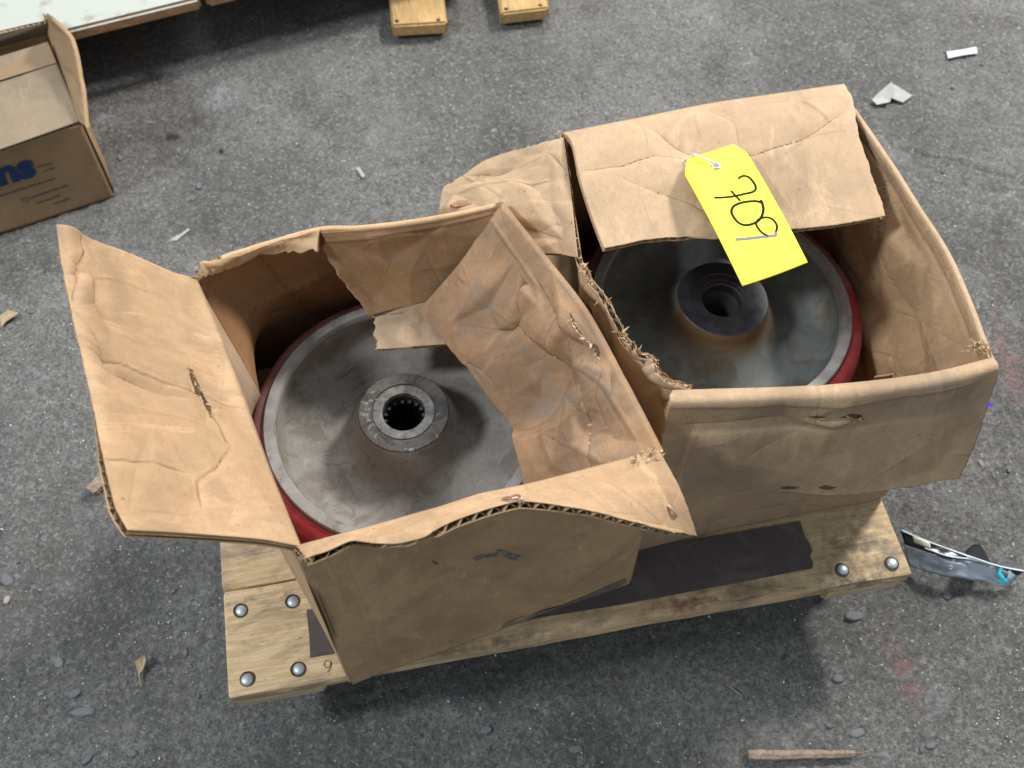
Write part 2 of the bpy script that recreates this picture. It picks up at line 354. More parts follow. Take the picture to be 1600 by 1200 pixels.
t = NT('torn_hole_shade'); M_GASH = t.done(t.mix(t.noise(t.coord('Object'), 700, 3), (.05, .03, .016), (.16, .10, .055)), .95, spec=.1)  # dark brown of torn board, also painted shade inside holes and tears
t = NT('staple_copper'); M_STAPLE = t.done((.55, .36, .27), .35, metal=.7)
def pad():
    t = NT('black_rubber_pad'); v = t.coord('Object'); g = t.noise(v, 900, 3, .7); s = t.noise(v, 500, 2, .6)
    c = t.mix(g, (.060, .050, .048), (.115, .096, .092)); c = t.mix(t.math('MULTIPLY', t.ramp(s, [(.72, 0), (.76, 1)]), .5), c, (.22, .17, .13))
    c = t.mix(t.math('MULTIPLY', t.ramp(t.noise(v, 26, 6, .7, .6), [(.50, 0), (.66, 1)]), .5), c, (.17, .145, .125))
    return t.done(c, .9, t.bump(g, .5, .0008), spec=.2)
M_PAD = pad()
def tagm():
    t = NT('yellow_card'); v = t.coord('Object'); g = t.noise(v, 40, 4, .5)
    c = t.mix(g, (.84, .77, .05), (.90, .84, .085)); return t.done(c, .7, t.bump(t.noise(v, 200), .08, .0005), spec=.25)
M_TAG = tagm()
t = NT('black_marker'); M_INK = t.done((.010, .014, .012), .8, spec=.1)
t = NT('silvery_marker'); M_INK2 = t.done((.20, .19, .24), .75, spec=.1)
t = NT('brass_eyelet'); M_EYE = t.done((.62, .62, .60), .3, metal=.8)
t = NT('white_wire'); M_WIRE = t.done((.70, .68, .62), .45)
t = NT('blue_print'); M_BLUE = t.done((.006, .03, .11), .8)
t = NT('small_print'); M_PRINT = t.done((.07, .06, .065), .85)
t = NT('pencil'); M_PENCIL = t.done((.20, .14, .09), .8)
t = NT('blue_smear'); g = t.noise(t.coord('Object'), 160, 4, .7); M_SMEAR = t.done(t.mix(t.ramp(g, [(.42, 0), (.55, 1)]), (.30, .20, .12), (.06, .11, .13)), .8)
def whiteboard():
    t = NT('white_painted_board'); v = t.coord('Object'); g = t.noise(v, 25, 6, .7)
    c = t.mix(t.math('MULTIPLY', t.ramp(g, [(.56, 0), (.66, 1)]), .7), (.38, .40, .355), (.22, .20, .15)); return t.done(c, .6, t.bump(g, .2, .001))
M_WHITE = whiteboard()
t, c, n = wood('brown_edge_wood', (.26, .13, .06), (.40, .23, .12), .4); M_BEDGE = t.done(c, .8, n)
t = NT('tape'); M_TAPE = t.done((.23, .155, .085), .25, t.bump(t.noise(t.coord('Object'), 60), .15, .002), spec=.6)
t = NT('white_scrap'); M_SCRAP = t.done(t.mix(t.noise(t.coord('Object'), 120), (.40, .42, .45), (.55, .58, .62)), .6)
t = NT('grey_paper'); M_GPAPER = t.done(t.mix(t.noise(t.coord('Object'), 90, 5), (.26, .26, .245), (.38, .38, .355)), .8)
t = NT('dry_leaf'); M_LEAF = t.done(t.mix(t.noise(t.coord('Object'), 150, 5), (.22, .15, .09), (.42, .32, .20)), .8)
t = NT('rusty_scrap'); M_RUST = t.done(t.mix(t.noise(t.coord('Object'), 300, 5), (.18, .085, .045), (.34, .20, .11)), .9)
t = NT('wrapper_silver'); g = t.noise(t.coord('Object'), 35, 4, .6); M_FOIL = t.done(t.mix(g, (.22, .25, .29), (.50, .54, .60)), .30, t.bump(g, .6, .005), metal=.55)
t = NT('wrapper_dark'); M_FOILD = t.done((.014, .016, .022), .25, metal=.2)
t = NT('wrapper_cream'); M_CREAM = t.done((.66, .62, .46), .4)
t = NT('wrapper_cyan'); M_CYAN = t.done((.03, .55, .72), .4)
t = NT('wrapper_clear_edge'); M_EDGE = t.done((.65, .78, .82), .2)
t = NT('caster_black'); M_CAST = t.done((.02, .02, .02), .5)
t = NT('stone'); ta = t.attr('tone').outputs['Fac']; g = t.noise(t.coord('Object'), 400, 4, .6)
c = t.ramp(ta, [(0, (.080, .086, .094)), (.5, (.105, .112, .122)), (.75, (.14, .138, .132)), (.93, (.16, .15, .14)), (1, (.30, .25, .22))]); c = t.mix(t.math('MULTIPLY', g, .45), c, (.16, .155, .15))
M_STONE = t.done(c, .75, t.bump(g, .3, .0006))

# ------------------------------------------------------------------ floor
def axis(lo, hi, st):
    c_ = np.arange(lo, hi, st); pre = [lo-x for x in (14, 7, 3.5, 1.6, .7, .25, .08, .02)]; post = [hi+x for x in (.02, .08, .25, .7, 1.6, 3.5, 7, 14)]
    return np.array(pre+list(c_)+post)
xs = axis(-.75, 1.25, .0030); ys = axis(-.02, 1.60, .0030)
X, Y = np.meshgrid(xs, ys)
fade = np.clip(np.minimum(np.minimum(X+.78, 1.28-X), np.minimum(Y+.05, 1.63-Y))/.05, 0, 1)
Z = (.0022*fbm(X*190, Y*190, 3, 2)+.0016*fbm(X*60, Y*60, 11, 3)+.0020*fbm(X*9, Y*9, 23, 2))
Z -= .0012*np.clip(vn(X*120, Y*120, 77)-.22, 0, 1)*6
# crack in the slab at upper right
ck = [P(1385, 215, 0), P(1400, 228, 0), P(1440, 238, 0), P(1475, 245, 0), P(1500, 252, 0), P(1530, 262, 0), P(1600, 285, 0), P(1700, 300, 0)]
dm = np.full(X.shape, 9.0)
Xw = X+.004*fbm(X*50, Y*50, 5, 3); Yw = Y+.006*fbm(X*50, Y*50, 6, 3)
for a_, b_ in zip(ck[:-1], ck[1:]):
    ab = (b_-a_)[:2]; tt = np.clip(((Xw-a_[0])*ab[0]+(Yw-a_[1])*ab[1])/(ab@ab), 0, 1)
    dm = np.minimum(dm, np.hypot(Xw-a_[0]-tt*ab[0], Yw-a_[1]-tt*ab[1]))
Z -= .0050*np.exp(-(dm/.0032)**2)
Z = Z*fade - .0012
ny_, nx_ = X.shape
idx = np.arange(nx_*ny_).reshape(ny_, nx_)
quads = np.stack([idx[:-1, :-1], idx[:-1, 1:], idx[1:, 1:], idx[1:, :-1]], -1).reshape(-1, 4)
me = bpy.data.meshes.new('floor')
me.vertices.add(nx_*ny_); me.vertices.foreach_set('co', np.stack([X, Y, Z], -1).astype(np.float32).ravel())
me.loops.add(quads.size); me.loops.foreach_set('vertex_index', quads.astype(np.int32).ravel())
me.polygons.add(len(quads)); me.polygons.foreach_set('loop_start', np.arange(0, quads.size, 4, dtype=np.int32)); me.polygons.foreach_set('loop_total', np.full(len(quads), 4, np.int32))
me.polygons.foreach_set('use_smooth', np.full(len(quads), True)); me.update(calc_edges=True)
link('floor', me, M_FLOOR, kind='structure')
# stones set in the slab
v, f, tone = [], [], []
def pebble(x, y, r, rot, asp, tn):
    n = 12; b0 = len(v); ph = random.random()*9
    for ring, (k, z) in enumerate(((1.0, -.0012), (.93, .0003), (.6, .0005))):
        for j in range(n):
            a = 2*math.pi*j/n; rr = r*k*(1+.22*math.sin(2*a+ph)+.10*math.sin(5*a+ph*3))
            px_, py_ = rr*math.cos(a), rr*asp*math.sin(a)
            v.append((x+px_*math.cos(rot)-py_*math.sin(rot), y+px_*math.sin(rot)+py_*math.cos(rot), z)); tone.append(tn)
    v.append((x, y, .0006)); tone.append(tn)
    for ring in range(2):
        for j in range(n): f.append((b0+ring*n+j, b0+ring*n+(j+1) % n, b0+(ring+1)*n+(j+1) % n, b0+(ring+1)*n+j))
    for j in range(n): f.append((b0+2*n+j, b0+2*n+(j+1) % n, b0+3*n))
for (px, py, r, asp, tn) in ((130, 1112, .0105, .55, .45), (117, 1083, .006, .8, .2), (10, 906, .007, 1, .1), (10, 937, .004, 1, 1), (92, 1035, .006, .8, .75), (1335, 962, .009, .7, .55), (1340, 1145, .007, .8, .6), (1163, 1076, .006, 1, .2), (1310, 1060, .005, 1, .15), (205, 1176, .006, .7, .2), (136, 1186, .006, .6, .15), (1455, 1165, .005, .7, .5), (900, 1170, .006, .8, .4), (760, 1140, .005, .9, .5), (1480, 930, .006, .7, .45), (50, 300, .004, 1, .5)):
    q = P(px, py, 0); pebble(q[0], q[1], r, random.uniform(-.4, .4), asp, tn)
for k in range(170):
    pebble(random.uniform(-.6, 1.1), random.uniform(.0, 1.4), random.choice((.0016, .002, .0026, .0035, .005))*random.uniform(.8, 1.1), random.uniform(0, 3), random.uniform(.5, 1), random.random()**1.2)
link('embedded_stones', mesh_from('embedded_stones', v, f, attrs={'tone': tone}), M_STONE, kind='stuff')
# small glittering grit lying loose
v, f = [], []
for k in range(1200):
    x_, y_ = random.uniform(-.6, 1.15), random.uniform(.0, 1.45)
    if (x_ < .45 and random.random() < .45) or (y_ > .8 and x_ < .5 and random.random() < .6): continue
    r = random.choice((.0005, .0006, .0008, .0012)); b0 = len(v); n_ = 4
    nx, ny = random.uniform(-.9, .9), random.uniform(-.9, .9)
    for j in range(n_):
        a = 2*math.pi*j/n_+random.random(); u_, w_ = r*math.cos(a), r*math.sin(a); v.append((x_+u_, y_+w_, .0012+u_*nx+w_*ny))
    v.append((x_, y_, .0012+r*.8)); f += [(b0+j, b0+(j+1) % n_, b0+n_) for j in range(n_)]
t = NT('bright_grit'); M_GRIT = t.done((.75, .78, .82), .25)
link('loose_grit', mesh_from('loose_grit', v, f, smooth=False), M_GRIT, kind='stuff')

# ------------------------------------------------------------------ corrugated board panels
TB = .0054
def resamp(pts, n, smooth=False):
    p = np.array(pts, float)
    if smooth and len(p) > 2: p = smoothprof(p, 8)
    d = np.r_[0, np.cumsum(np.linalg.norm(np.diff(p, axis=0), axis=1))]; s = np.linspace(0, d[-1], n)
    return np.stack([np.interp(s, d, p[:, k]) for k in range(3)], 1)
from mathutils.geometry import delaunay_2d_cdt
def facets(U, V, Lu, Lv, n, amp, seed, extra=()):
    """broken flat facets: heights on scattered points, linear in each Delaunay triangle"""
    q = np.random.default_rng(seed+500); pts = [(0, 0), (1, 0), (1, 1), (0, 1), (.33, 0), (.7, 0), (.3, 1), (.66, 1), (0, .5), (1, .45)]
    pts += [tuple(p) for p in q.uniform(.06, .94, (n, 2))]; pts += [tuple(e) for e in extra]
    P2 = np.array(pts)*[Lu, Lv]; out = delaunay_2d_cdt([Vector(p) for p in P2], [], [], 0, 1e-6); vv_ = np.array([tuple(p) for p in out[0]])
    h = q.normal(0, 1, len(vv_))*amp; edge = (vv_[:, 1] < 1e-5); h[edge] = 0
    x = U*Lu; y = V*Lv; x = x+.0012*fbm(x*60, y*60, seed+3, 2); y = y+.0012*fbm(x*60, y*60, seed+5, 2); x = np.clip(x, 1e-6, Lu-1e-6); y = np.clip(y, 1e-6, Lv-1e-6)
    D = np.zeros(U.shape); E_ = np.full(U.shape, 9.0)
    for t_ in out[2]:
        a, b, c_ = vv_[list(t_)]; den = (b[1]-c_[1])*(a[0]-c_[0])+(c_[0]-b[0])*(a[1]-c_[1])
        if abs(den) < 1e-12: continue
        l1 = ((b[1]-c_[1])*(x-c_[0])+(c_[0]-b[0])*(y-c_[1]))/den; l2 = ((c_[1]-a[1])*(x-c_[0])+(a[0]-c_[0])*(y-c_[1]))/den; l3 = 1-l1-l2
        k = (l1 >= -1e-6) & (l2 >= -1e-6) & (l3 >= -1e-6)
        D = np.where(k, l1*h[t_[0]]+l2*h[t_[1]]+l3*h[t_[2]], D)
        for l_, (p, r_) in ((l1, (b, c_)), (l2, (a, c_)), (l3, (a, b))):
            hh = abs(den)/np.linalg.norm(p-r_); E_ = np.where(k, np.minimum(E_, l_*hh), E_)
    D = (D*8+np.roll(D, 1, 0)+np.roll(D, -1, 0)+np.roll(D, 1, 1)+np.roll(D, -1, 1))/12 if min(D.shape) > 40 else D
    fade_ = np.clip(np.minimum(np.minimum(U, 1-U)*12, np.minimum(V*8, 1)), 0, 1)
    return D*fade_, E_
class Board:
    """hinge polyline (v=0), free polyline (v=1), optional side polylines; flutes run along v"""
    def __init__(s, name, hinge, free, left=None, right=None, nu=90, nv=60, flip=False, mats=None, parent=None, creases=(), warp=.0015, seed=1,
                 tear=(0, 0, 0, 0), edges=(0, 0, 0, 0), curl=None, label=None, cap='', cs=1, sm=True, bulge=0, uvo=0, crumple=0.0):
        s.cap = cap; s.cs = cs; s.name, s.flip, s.mats, s.parent, s.label = name, flip, mats or [M_IN, M_OUT, M_MED], parent, label
        h = resamp(hinge, nu, sm); fr = resamp(free, nu, sm)
        if left is None: left = [h[0], fr[0]]
        if right is None: right = [h[-1], fr[-1]]
        l = resamp(left, nv, sm); r = resamp(right, nv, sm)
        u = np.linspace(0, 1, nu)[None, :, None]; v = np.linspace(0, 1, nv)[:, None, None]
        S = (1-v)*h[None]+v*fr[None]+(1-u)*l[:, None]+u*r[:, None]-((1-u)*(1-v)*h[0]+u*(1-v)*h[-1]+(1-u)*v*fr[0]+u*v*fr[-1])
        s.Lu = .5*(np.linalg.norm(h[-1]-h[0])+np.linalg.norm(fr[-1]-fr[0])); s.Lv = .5*(np.linalg.norm(l[-1]-l[0])+np.linalg.norm(r[-1]-r[0]))
        U = np.broadcast_to(u[..., 0], (nv, nu)); V = np.broadcast_to(v[..., 0], (nv, nu)); x = U*s.Lu; y = V*s.Lv
        # ragged edges (hinge, free, left, right)
        du = np.gradient(S, axis=1)*(nu-1)/s.Lu; dv = np.gradient(S, axis=0)*(nv-1)/s.Lv
        wv = .010
        def rag(t_, sd):
            return (vn(t_*110, 0*t_, sd)+.7*vn(t_*300, 0*t_+4, sd)+.9*vn(t_*35, 0*t_+9, sd))
        if tear[0]: S = S+dv*(tear[0]*rag(x, seed)*np.exp(-y/wv))[..., None]
        if tear[1]: S = S-dv*(tear[1]*rag(x, seed+1)*np.exp(-(s.Lv-y)/wv))[..., None]
        if tear[2]: S = S+du*(tear[2]*rag(y, seed+2)*np.exp(-x/wv))[..., None]
        if tear[3]: S = S-du*(tear[3]*rag(y, seed+3)*np.exp(-(s.Lu-x)/wv))[..., None]
        n0 = s.nrm(S)
        env = np.clip(np.minimum(V, 1)*8, 0, 1)
        D = warp*.8*fbm(x*9, y*9, seed+40, 2)*env
        if bulge: D = D+bulge*np.sin(np.pi*U)*np.sin(np.pi*np.clip(V, 0, 1))
        s.crease = np.zeros(U.shape)
        nf_ = int(8+10*crumple); fd, fe = facets(U, V, s.Lu, s.Lv, nf_, .0016+.0019*crumple, seed, [p for pl, a_, w_ in creases for p in pl if 0 < p[0] < 1 and 0 < p[1] < 1])
        D = D+fd; s.crease = np.clip(.22+.22*crumple, 0, .6)*np.exp(-(fe/.0010)**2)*(.5+vn(x*30, y*30, seed+8))
        allc = list(creases); s.ridge = np.zeros(U.shape)
        r_ = np.random.default_rng(seed)
        if crumple:
            for k in range(int(4*crumple)):
                a = r_.uniform(.05, .95, 2); ang = r_.uniform(0, math.pi); L = r_.uniform(.08, .35)
                b = a+L*np.array([math.cos(ang), math.sin(ang)]); m_ = (a+b)/2+r_.uniform(-.04, .04, 2)
                allc.append(([tuple(a), tuple(m_), tuple(b)], r_.choice([-1, 1])*r_.uniform(.0006, .0016)*crumple, .006))
        for pl, amp, wd in allc:
            xw = U*s.Lu+.0011*fbm(x*40, y*40, seed+9, 3); yw = V*s.Lv+.0011*fbm(x*40, y*40, seed+19, 3)
            dmin = np.full(U.shape, 9.0); tq = np.zeros(U.shape); n_ = len(pl)-1
            for i in range(n_):
                a = np.array(pl[i])*[s.Lu, s.Lv]; b = np.array(pl[i+1])*[s.Lu, s.Lv]; ab = b-a
                q = np.clip(((xw-a[0])*ab[0]+(yw-a[1])*ab[1])/(ab@ab+1e-12), 0, 1); dd = np.hypot(xw-a[0]-q*ab[0], yw-a[1]-q*ab[1])
                k = dd < dmin; dmin = np.where(k, dd, dmin); tq = np.where(k, (i+q)/n_, tq)
            e = np.clip(np.minimum(tq, 1-tq)*6+.15, 0, 1)
            D = D+amp*1.2*s.cs*e*(.34*np.exp(-dmin/(wd*.35))+.70*np.exp(-dmin/(wd*3.8)))
            s.crease = np.maximum(s.crease, np.clip(abs(amp)/.0020, .3, 1)*e*np.exp(-(dmin/.0011)**2))
            s.ridge = np.maximum(s.ridge, np.clip(abs(amp)/.0025, .2, 1)*e*np.exp(-((dmin-.0030)/.0014)**2)*(.6+vn(x*60, y*60, seed+4)))  # lighter line beside each crease: worn ridge and painted highlight
        S = S+n0*D[..., None]
        if curl: S = curl(S, U, V)
        s.S, s.U, s.V, s.seed = S, U, V, seed
        ed = np.zeros(U.shape)
        for on, dist in zip(edges, (y, s.Lv-y, x, s.Lu-x)):
            if on: ed = np.maximum(ed, on*np.exp(-dist/.004))
        ed = np.maximum(ed, .55*s.ridge); s.ed = ed; s.N = s.nrm(S); s.h = h; s.uvo = uvo
    def nrm(s, S):
        n = np.cross(np.gradient(S, axis=1), np.gradient(S, axis=0)); n /= np.linalg.norm(n, axis=-1, keepdims=True)+1e-12
        return -n if s.flip else n
    def build(s, medium=True, **kw):
        nv, nu = s.U.shape; S, N = s.S, s.N; V_, F_, MI, UV, CR, ED = [], [], [], [], [], []
        t1 = TB/2; th = .00055
        def layer(off1, off2, mi):
            b = sum(len(a) for a in V_)
            V_.append((S+N*off1).reshape(-1, 3)); V_.append((S+N*off2).reshape(-1, 3)); m = nu*nv
            uv = np.stack([s.U*s.Lu+s.uvo+mi*.5, s.V*s.Lv], -1).reshape(-1, 2)
            for _ in range(2): UV.append(uv); CR.append(s.crease.ravel()); ED.append(s.ed.ravel())
            i = np.arange(m).reshape(nv, nu); q = np.stack([i[:-1, :-1], i[:-1, 1:], i[1:, 1:], i[1:, :-1]], -1).reshape(-1, 4)
            F_.append(q+b); F_.append(q[:, ::-1]+b+m)
            rim = np.r_[i[0, :], i[1:, -1], i[-1, -2::-1], i[-2:0:-1, 0]]; r2 = np.roll(rim, -1)
            F_.append(np.stack([rim, rim+m, r2+m, r2], -1)+b)
            MI.append(np.full(2*len(q)+len(rim), mi))
        layer(t1, t1-th, 0); layer(-t1+th, -t1, 1)
        for e_ in s.cap.split():
            row = {'v0': (S[0], N[0], S[0]-S[1]), 'v1': (S[-1], N[-1], S[-1]-S[-2]), 'u0': (S[:, 0], N[:, 0], S[:, 0]-S[:, 1]), 'u1': (S[:, -1], N[:, -1], S[:, -1]-S[:, -2])}[e_]
            o_ = row[2]/(np.linalg.norm(row[2], axis=-1, keepdims=True)+1e-9); K = 7; b = sum(len(a) for a in V_); n_ = len(row[0])
            for q in range(K):
                an = math.pi*q/(K-1); V_.append(row[0]+row[1]*t1*1.02*math.cos(an)+o_*t1*.8*math.sin(an))
                UV.append(np.stack([np.linspace(0, n_*.002, n_), np.full(n_, q*.0012+.2)], -1)); CR.append(np.zeros(n_)); ED.append(np.full(n_, .35+.4*math.sin(an)))
            i = np.arange(n_*K).reshape(K, n_); q_ = np.stack([i[:-1, :-1], i[:-1, 1:], i[1:, 1:], i[1:, :-1]], -1).reshape(-1, 4); F_.append(q_+b); MI.append(np.zeros(len(q_)))
        if medium:
            k = max(8, int(s.Lu/.0092)); mu = k*8+1; mv = 16; um = np.linspace(0, 1, mu)*(nu-1); vm = np.linspace(0, 1, mv)*(nv-1)
            def samp(A):
                iu = np.minimum(um.astype(int), nu-2); fu = (um-iu)[None, :, None]; iv = np.minimum(vm.astype(int), nv-2); fv = (vm-iv)[:, None, None]
                a = A[iv][:, iu]*(1-fu)+A[iv][:, iu+1]*fu; b_ = A[iv+1][:, iu]*(1-fu)+A[iv+1][:, iu+1]*fu; return a*(1-fv)+b_*fv
            Sm, Nm = samp(S), samp(N); off = np.sin(np.linspace(0, 2*math.pi*k, mu))*(t1-th)*.95*(1+.1*vn(np.linspace(0, k, mu), 0*um, s.seed))
            b = sum(len(a) for a in V_); V_.append((Sm+Nm*off[None, :, None]).reshape(-1, 3)); i = np.arange(mu*mv).reshape(mv, mu)
            q = np.stack([i[:-1, :-1], i[:-1, 1:], i[1:, 1:], i[1:, :-1]], -1).reshape(-1, 4); F_.append(q+b); MI.append(np.full(len(q), 2))
            UV.append(np.zeros((mu*mv, 2))); CR.append(np.zeros(mu*mv)); ED.append(np.zeros(mu*mv))
        V_ = np.concatenate(V_); F_ = np.concatenate(F_); me = bpy.data.meshes.new(s.name)
        me.vertices.add(len(V_)); me.vertices.foreach_set('co', V_.astype(np.float32).ravel())
        me.loops.add(F_.size); me.loops.foreach_set('vertex_index', F_.astype(np.int32).ravel())
        me.polygons.add(len(F_)); me.polygons.foreach_set('loop_start', np.arange(0, F_.size, 4, dtype=np.int32)); me.polygons.foreach_set('loop_total', np.full(len(F_), 4, np.int32))
        me.polygons.foreach_set('material_index', np.concatenate(MI).astype(np.int32)); me.polygons.foreach_set('use_smooth', np.full(len(F_), True))
        me.update(calc_edges=True)
        uvl = me.uv_layers.new(name='UVMap'); uvl.data.foreach_set('uv', np.concatenate(UV).astype(np.float32)[F_.ravel()].ravel())
        for k_, a in (('crease', CR), ('edge', ED)):
            at = me.attributes.new(k_, 'FLOAT', 'POINT'); at.data.foreach_set('value', np.concatenate(a).astype(np.float32))
        o = link(s.name, me, s.mats, s.parent)
        if s.label: o['label'] = s.label
        return o
def hinge(a, b, rowb='v0'):
    """share mitred normals along a's and b's hinge rows (both v=0)"""
    n = a.N[0]+b.N[0]; l = np.linalg.norm(n, axis=-1, keepdims=True); n = n/np.maximum(l, .2)
    c_ = np.clip(np.sum(n*a.N[0], -1, keepdims=True), .62, 1); n = n/c_
    a.N[0] = n; b.N[0] = n; m = (a.S[0]+b.S[0])/2; a.S[0] = m; b.S[0] = m
def fringe(name, pts, parent, n=60, ln=.006, seed=0, mat=None, spread=.004):
    """frayed paper fibres and peeled liner shreds along a torn edge"""
    r = np.random.default_rng(seed); p = resamp(pts, 200, True); v, f = [], []
    for k in range(n):
        i = r.integers(1, 199); c_ = p[i]+r.normal(0, spread*.16, 3); t_ = p[min(i+1, 199)]-p[i-1]; t_ /= np.linalg.norm(t_)
        d = r.normal(0, .6, 3)+np.array([0, 0, .25])+t_*r.choice([-1, 1])*r.uniform(.5, 1.6); d /= np.linalg.norm(d); w_ = r.uniform(.0005, .0019); L = ln*r.uniform(.2, .75)
        side = np.cross(d, r.normal(0, 1, 3)); side /= np.linalg.norm(side); side = side*.4+t_*.6
        b0 = len(v); kn = r.normal(0, .35, 3)
        pts_ = [c_-side*w_, c_+side*w_, c_+d*L*.5+kn*L*.3+side*w_*.8, c_+d*L*.5+kn*L*.3-side*w_*.7, c_+d*L+kn*L*.8+side*w_*.25, c_+d*L+kn*L*.8-side*w_*.3]
        v += pts_; f += [(b0, b0+1, b0+2, b0+3), (b0+3, b0+2, b0+4, b0+5)]
    return link(name, mesh_from(name, v, f, smooth=False), mat or M_TORN, parent)
A3 = lambda *a: np.array(a, float)
def off(p, dx=0, dy=0, dz=0): return np.array(p)+[dx, dy, dz]
DZ = .13  # deck height

# ================================================================== left box
box1 = thing('cardboard_box', 'brown cardboard box with wide-open torn flaps, left of the two on the dolly', 'box', 'opened boxes on the dolly', (0.02, .44, DZ))
FLb, FRb = P(550, 1067, DZ+.001), P(981, 909, DZ+.001); BLb, BRb = A3(-.152, .612, DZ+.001), A3(.131, .648, DZ+.001)
FLt, FRt = P(466, 858, .403), P(1031, 709, .388); BLt, BRt = P(303, 437, .355), P(783, 320, .357)
fr_top = [FLt, P(600, 822, .400), P(740, 783, .398), P(880, 748, .392), FRt]
fwall = Board('side_panel', fr_top, [FLb, FRb], nu=190, nv=90, flip=True, mats=[M_OUT, M_IN, M_MED], parent=box1, seed=3, warp=.0022, bulge=.004,
              creases=[([(0, .93), (.3, .94), (.6, .96), (1, .9)], -.0012, .004), ([(.36, .30), (.41, .33)], .0018, .002), ([(.1, .0), (.12, .5), (.1, 1)], -.0008, .006)])
lh_ = [BLt, P(330, 500, .366), P(372, 610, .380), P(415, 730, .392), FLt]
def pinch(S, U, V, k):
    a = np.exp(-((V-.40)/.20)**2)*np.exp(-U*k)
    return S+a[..., None]*np.array([.034, -.085, 0])
lwall = Board('side_panel', lh_, [BLb, FLb], nu=170, curl=lambda S, U, V: pinch(S, U, V, 2.6), nv=60, flip=True, mats=[M_OUT, M_PALE, M_MED], parent=box1, seed=5, bulge=.017, warp=.002)
bk_top = [BLt, P(345, 405, .362), P(400, 388, .36), P(497, 360, .357), P(560, 357, .357), P(640, 348, .357), P(720, 334, .357), BRt]
bwall = Board('side_panel', bk_top, [BLb, BRb], cap='v0', curl=lambda S, U, V: pinch(S, U, V, 11.0), nu=110, nv=70, flip=False, mats=[M_OUT, M_INSHADE, M_MED], parent=box1, seed=7, bulge=.004, warp=.002,
              creases=[([(.20, 0), (.26, .35), (.33, .8)], .0055, .007), ([(0, .35), (.12, .30), (.25, .36), (.5, .26)], -.0050, .005), ([(.02, .46), (.10, .40), (.25, .52)], .003, .004)])
rt_top = [BRt, P(850, 405, .372), P(915, 490, .380), P(970, 590, .385), FRt]
rwall = Board('side_panel', rt_top, [BRb, FRb], nu=170, nv=60, flip=False, mats=[M_OUT, M_IN, M_MED], parent=box1, seed=9, bulge=.002, warp=.002)
# flaps
lflap = Board('flap', lh_,
              [P(90, 353, .455), P(97, 420, .452), P(119, 520, .462), P(141, 620, .472), P(161, 715, .482), P(197, 834, .488)],
              left=[BLt, P(272, 428, .366), P(205, 401, .398), P(140, 377, .430), P(118, 360, .448), P(104, 354, .455), P(90, 353, .455)], right=[FLt, P(448, 854, .410), P(400, 846, .424), P(300, 838, .452), P(197, 834, .488)],
              nu=170, nv=110, mats=[M_OUT, M_IN, M_MED], parent=box1, seed=11, warp=.0034, cs=-1, edges=(0, .3, .2, .2), label='left flap folded outwards, creased and torn in the middle',
              creases=[([(.44, 1), (.47, .75), (.50, .45), (.52, .2), (.55, 0)], -.0038, .009), ([(.475, .32), (.56, .27), (.63, .22), (.70, .18)], -.0045, .002),
                       ([(.70, .18), (.78, .32), (.84, .48), (.93, .50)], -.0022, .0035), ([(.79, 1), (.80, .8), (.81, .5)], -.0020, .005), ([(.62, .95), (.63, .6), (.64, .3)], .0012, .007),
                       ([(.10, .95), (.16, .85), (.14, .6)], .0018, .006), ([(.93, 1), (.94, .6), (.9, .3)], -.0009, .005), ([(.0, .84), (.07, .86), (.13, .90), (.17, 1.0)], -.0028, .003)],
              flip=False, crumple=.5)
fflap = Board('flap', fr_top,
              [P(481, 877, .440), P(512, 866, .446), P(545, 850, .446), P(565, 849, .438), P(600, 850, .430), P(650, 842, .432), P(720, 812, .440), P(798, 791, .446), P(835, 791, .442), P(900, 802, .430), P(970, 816, .414), P(1035, 830, .392), P(1086, 836, .368)],
              left=[FLt, P(470, 868, .42), P(481, 877, .440)], right=[FRt, P(1050, 745, .389), P(1070, 790, .382), P(1086, 838, .366)],
              nu=190, nv=60, mats=[M_OUT, M_IN, M_MED], parent=box1, seed=13, warp=.0015, flip=False, edges=(0, .3, .2, .2), tear=(0, .0012, .002, .001), label='front flap bent outwards, its corrugated edge cut ragged',
              creases=[([(.17, 1), (.16, .6), (.19, .2)], .0016, .004), ([(.60, 1), (.57, .5), (.60, 0)], -.0010, .006), ([(.75, 0), (.80, .5), (.88, .9)], -.0012, .005)], crumple=.3)
bflap = Board('flap', [P(500, 360, .357), P(560, 357, .357), P(640, 348, .357), P(720, 334, .357), BRt],
              [P(577, 493, .275), P(620, 480, .277), P(690, 466, .280), P(740, 452, .285), P(800, 440, .290)],
              left=[P(500, 360, .357), P(510, 395, .335), P(524, 420, .32), P(545, 455, .297), P(577, 493, .275)],
              nu=100, nv=70, mats=[M_FOLDDIM, M_OUT, M_MED], parent=box1, seed=15, warp=.002, flip=True, tear=(0, .001, .004, 0), edges=(0, .2, .8, 0), label='back flap hanging down inside with a torn left edge',
              creases=[([(.0, .1), (.3, .08), (1, .07)], .0015, .003), ([(.5, 0), (.55, 1)], -.0012, .006)], crumple=.5)
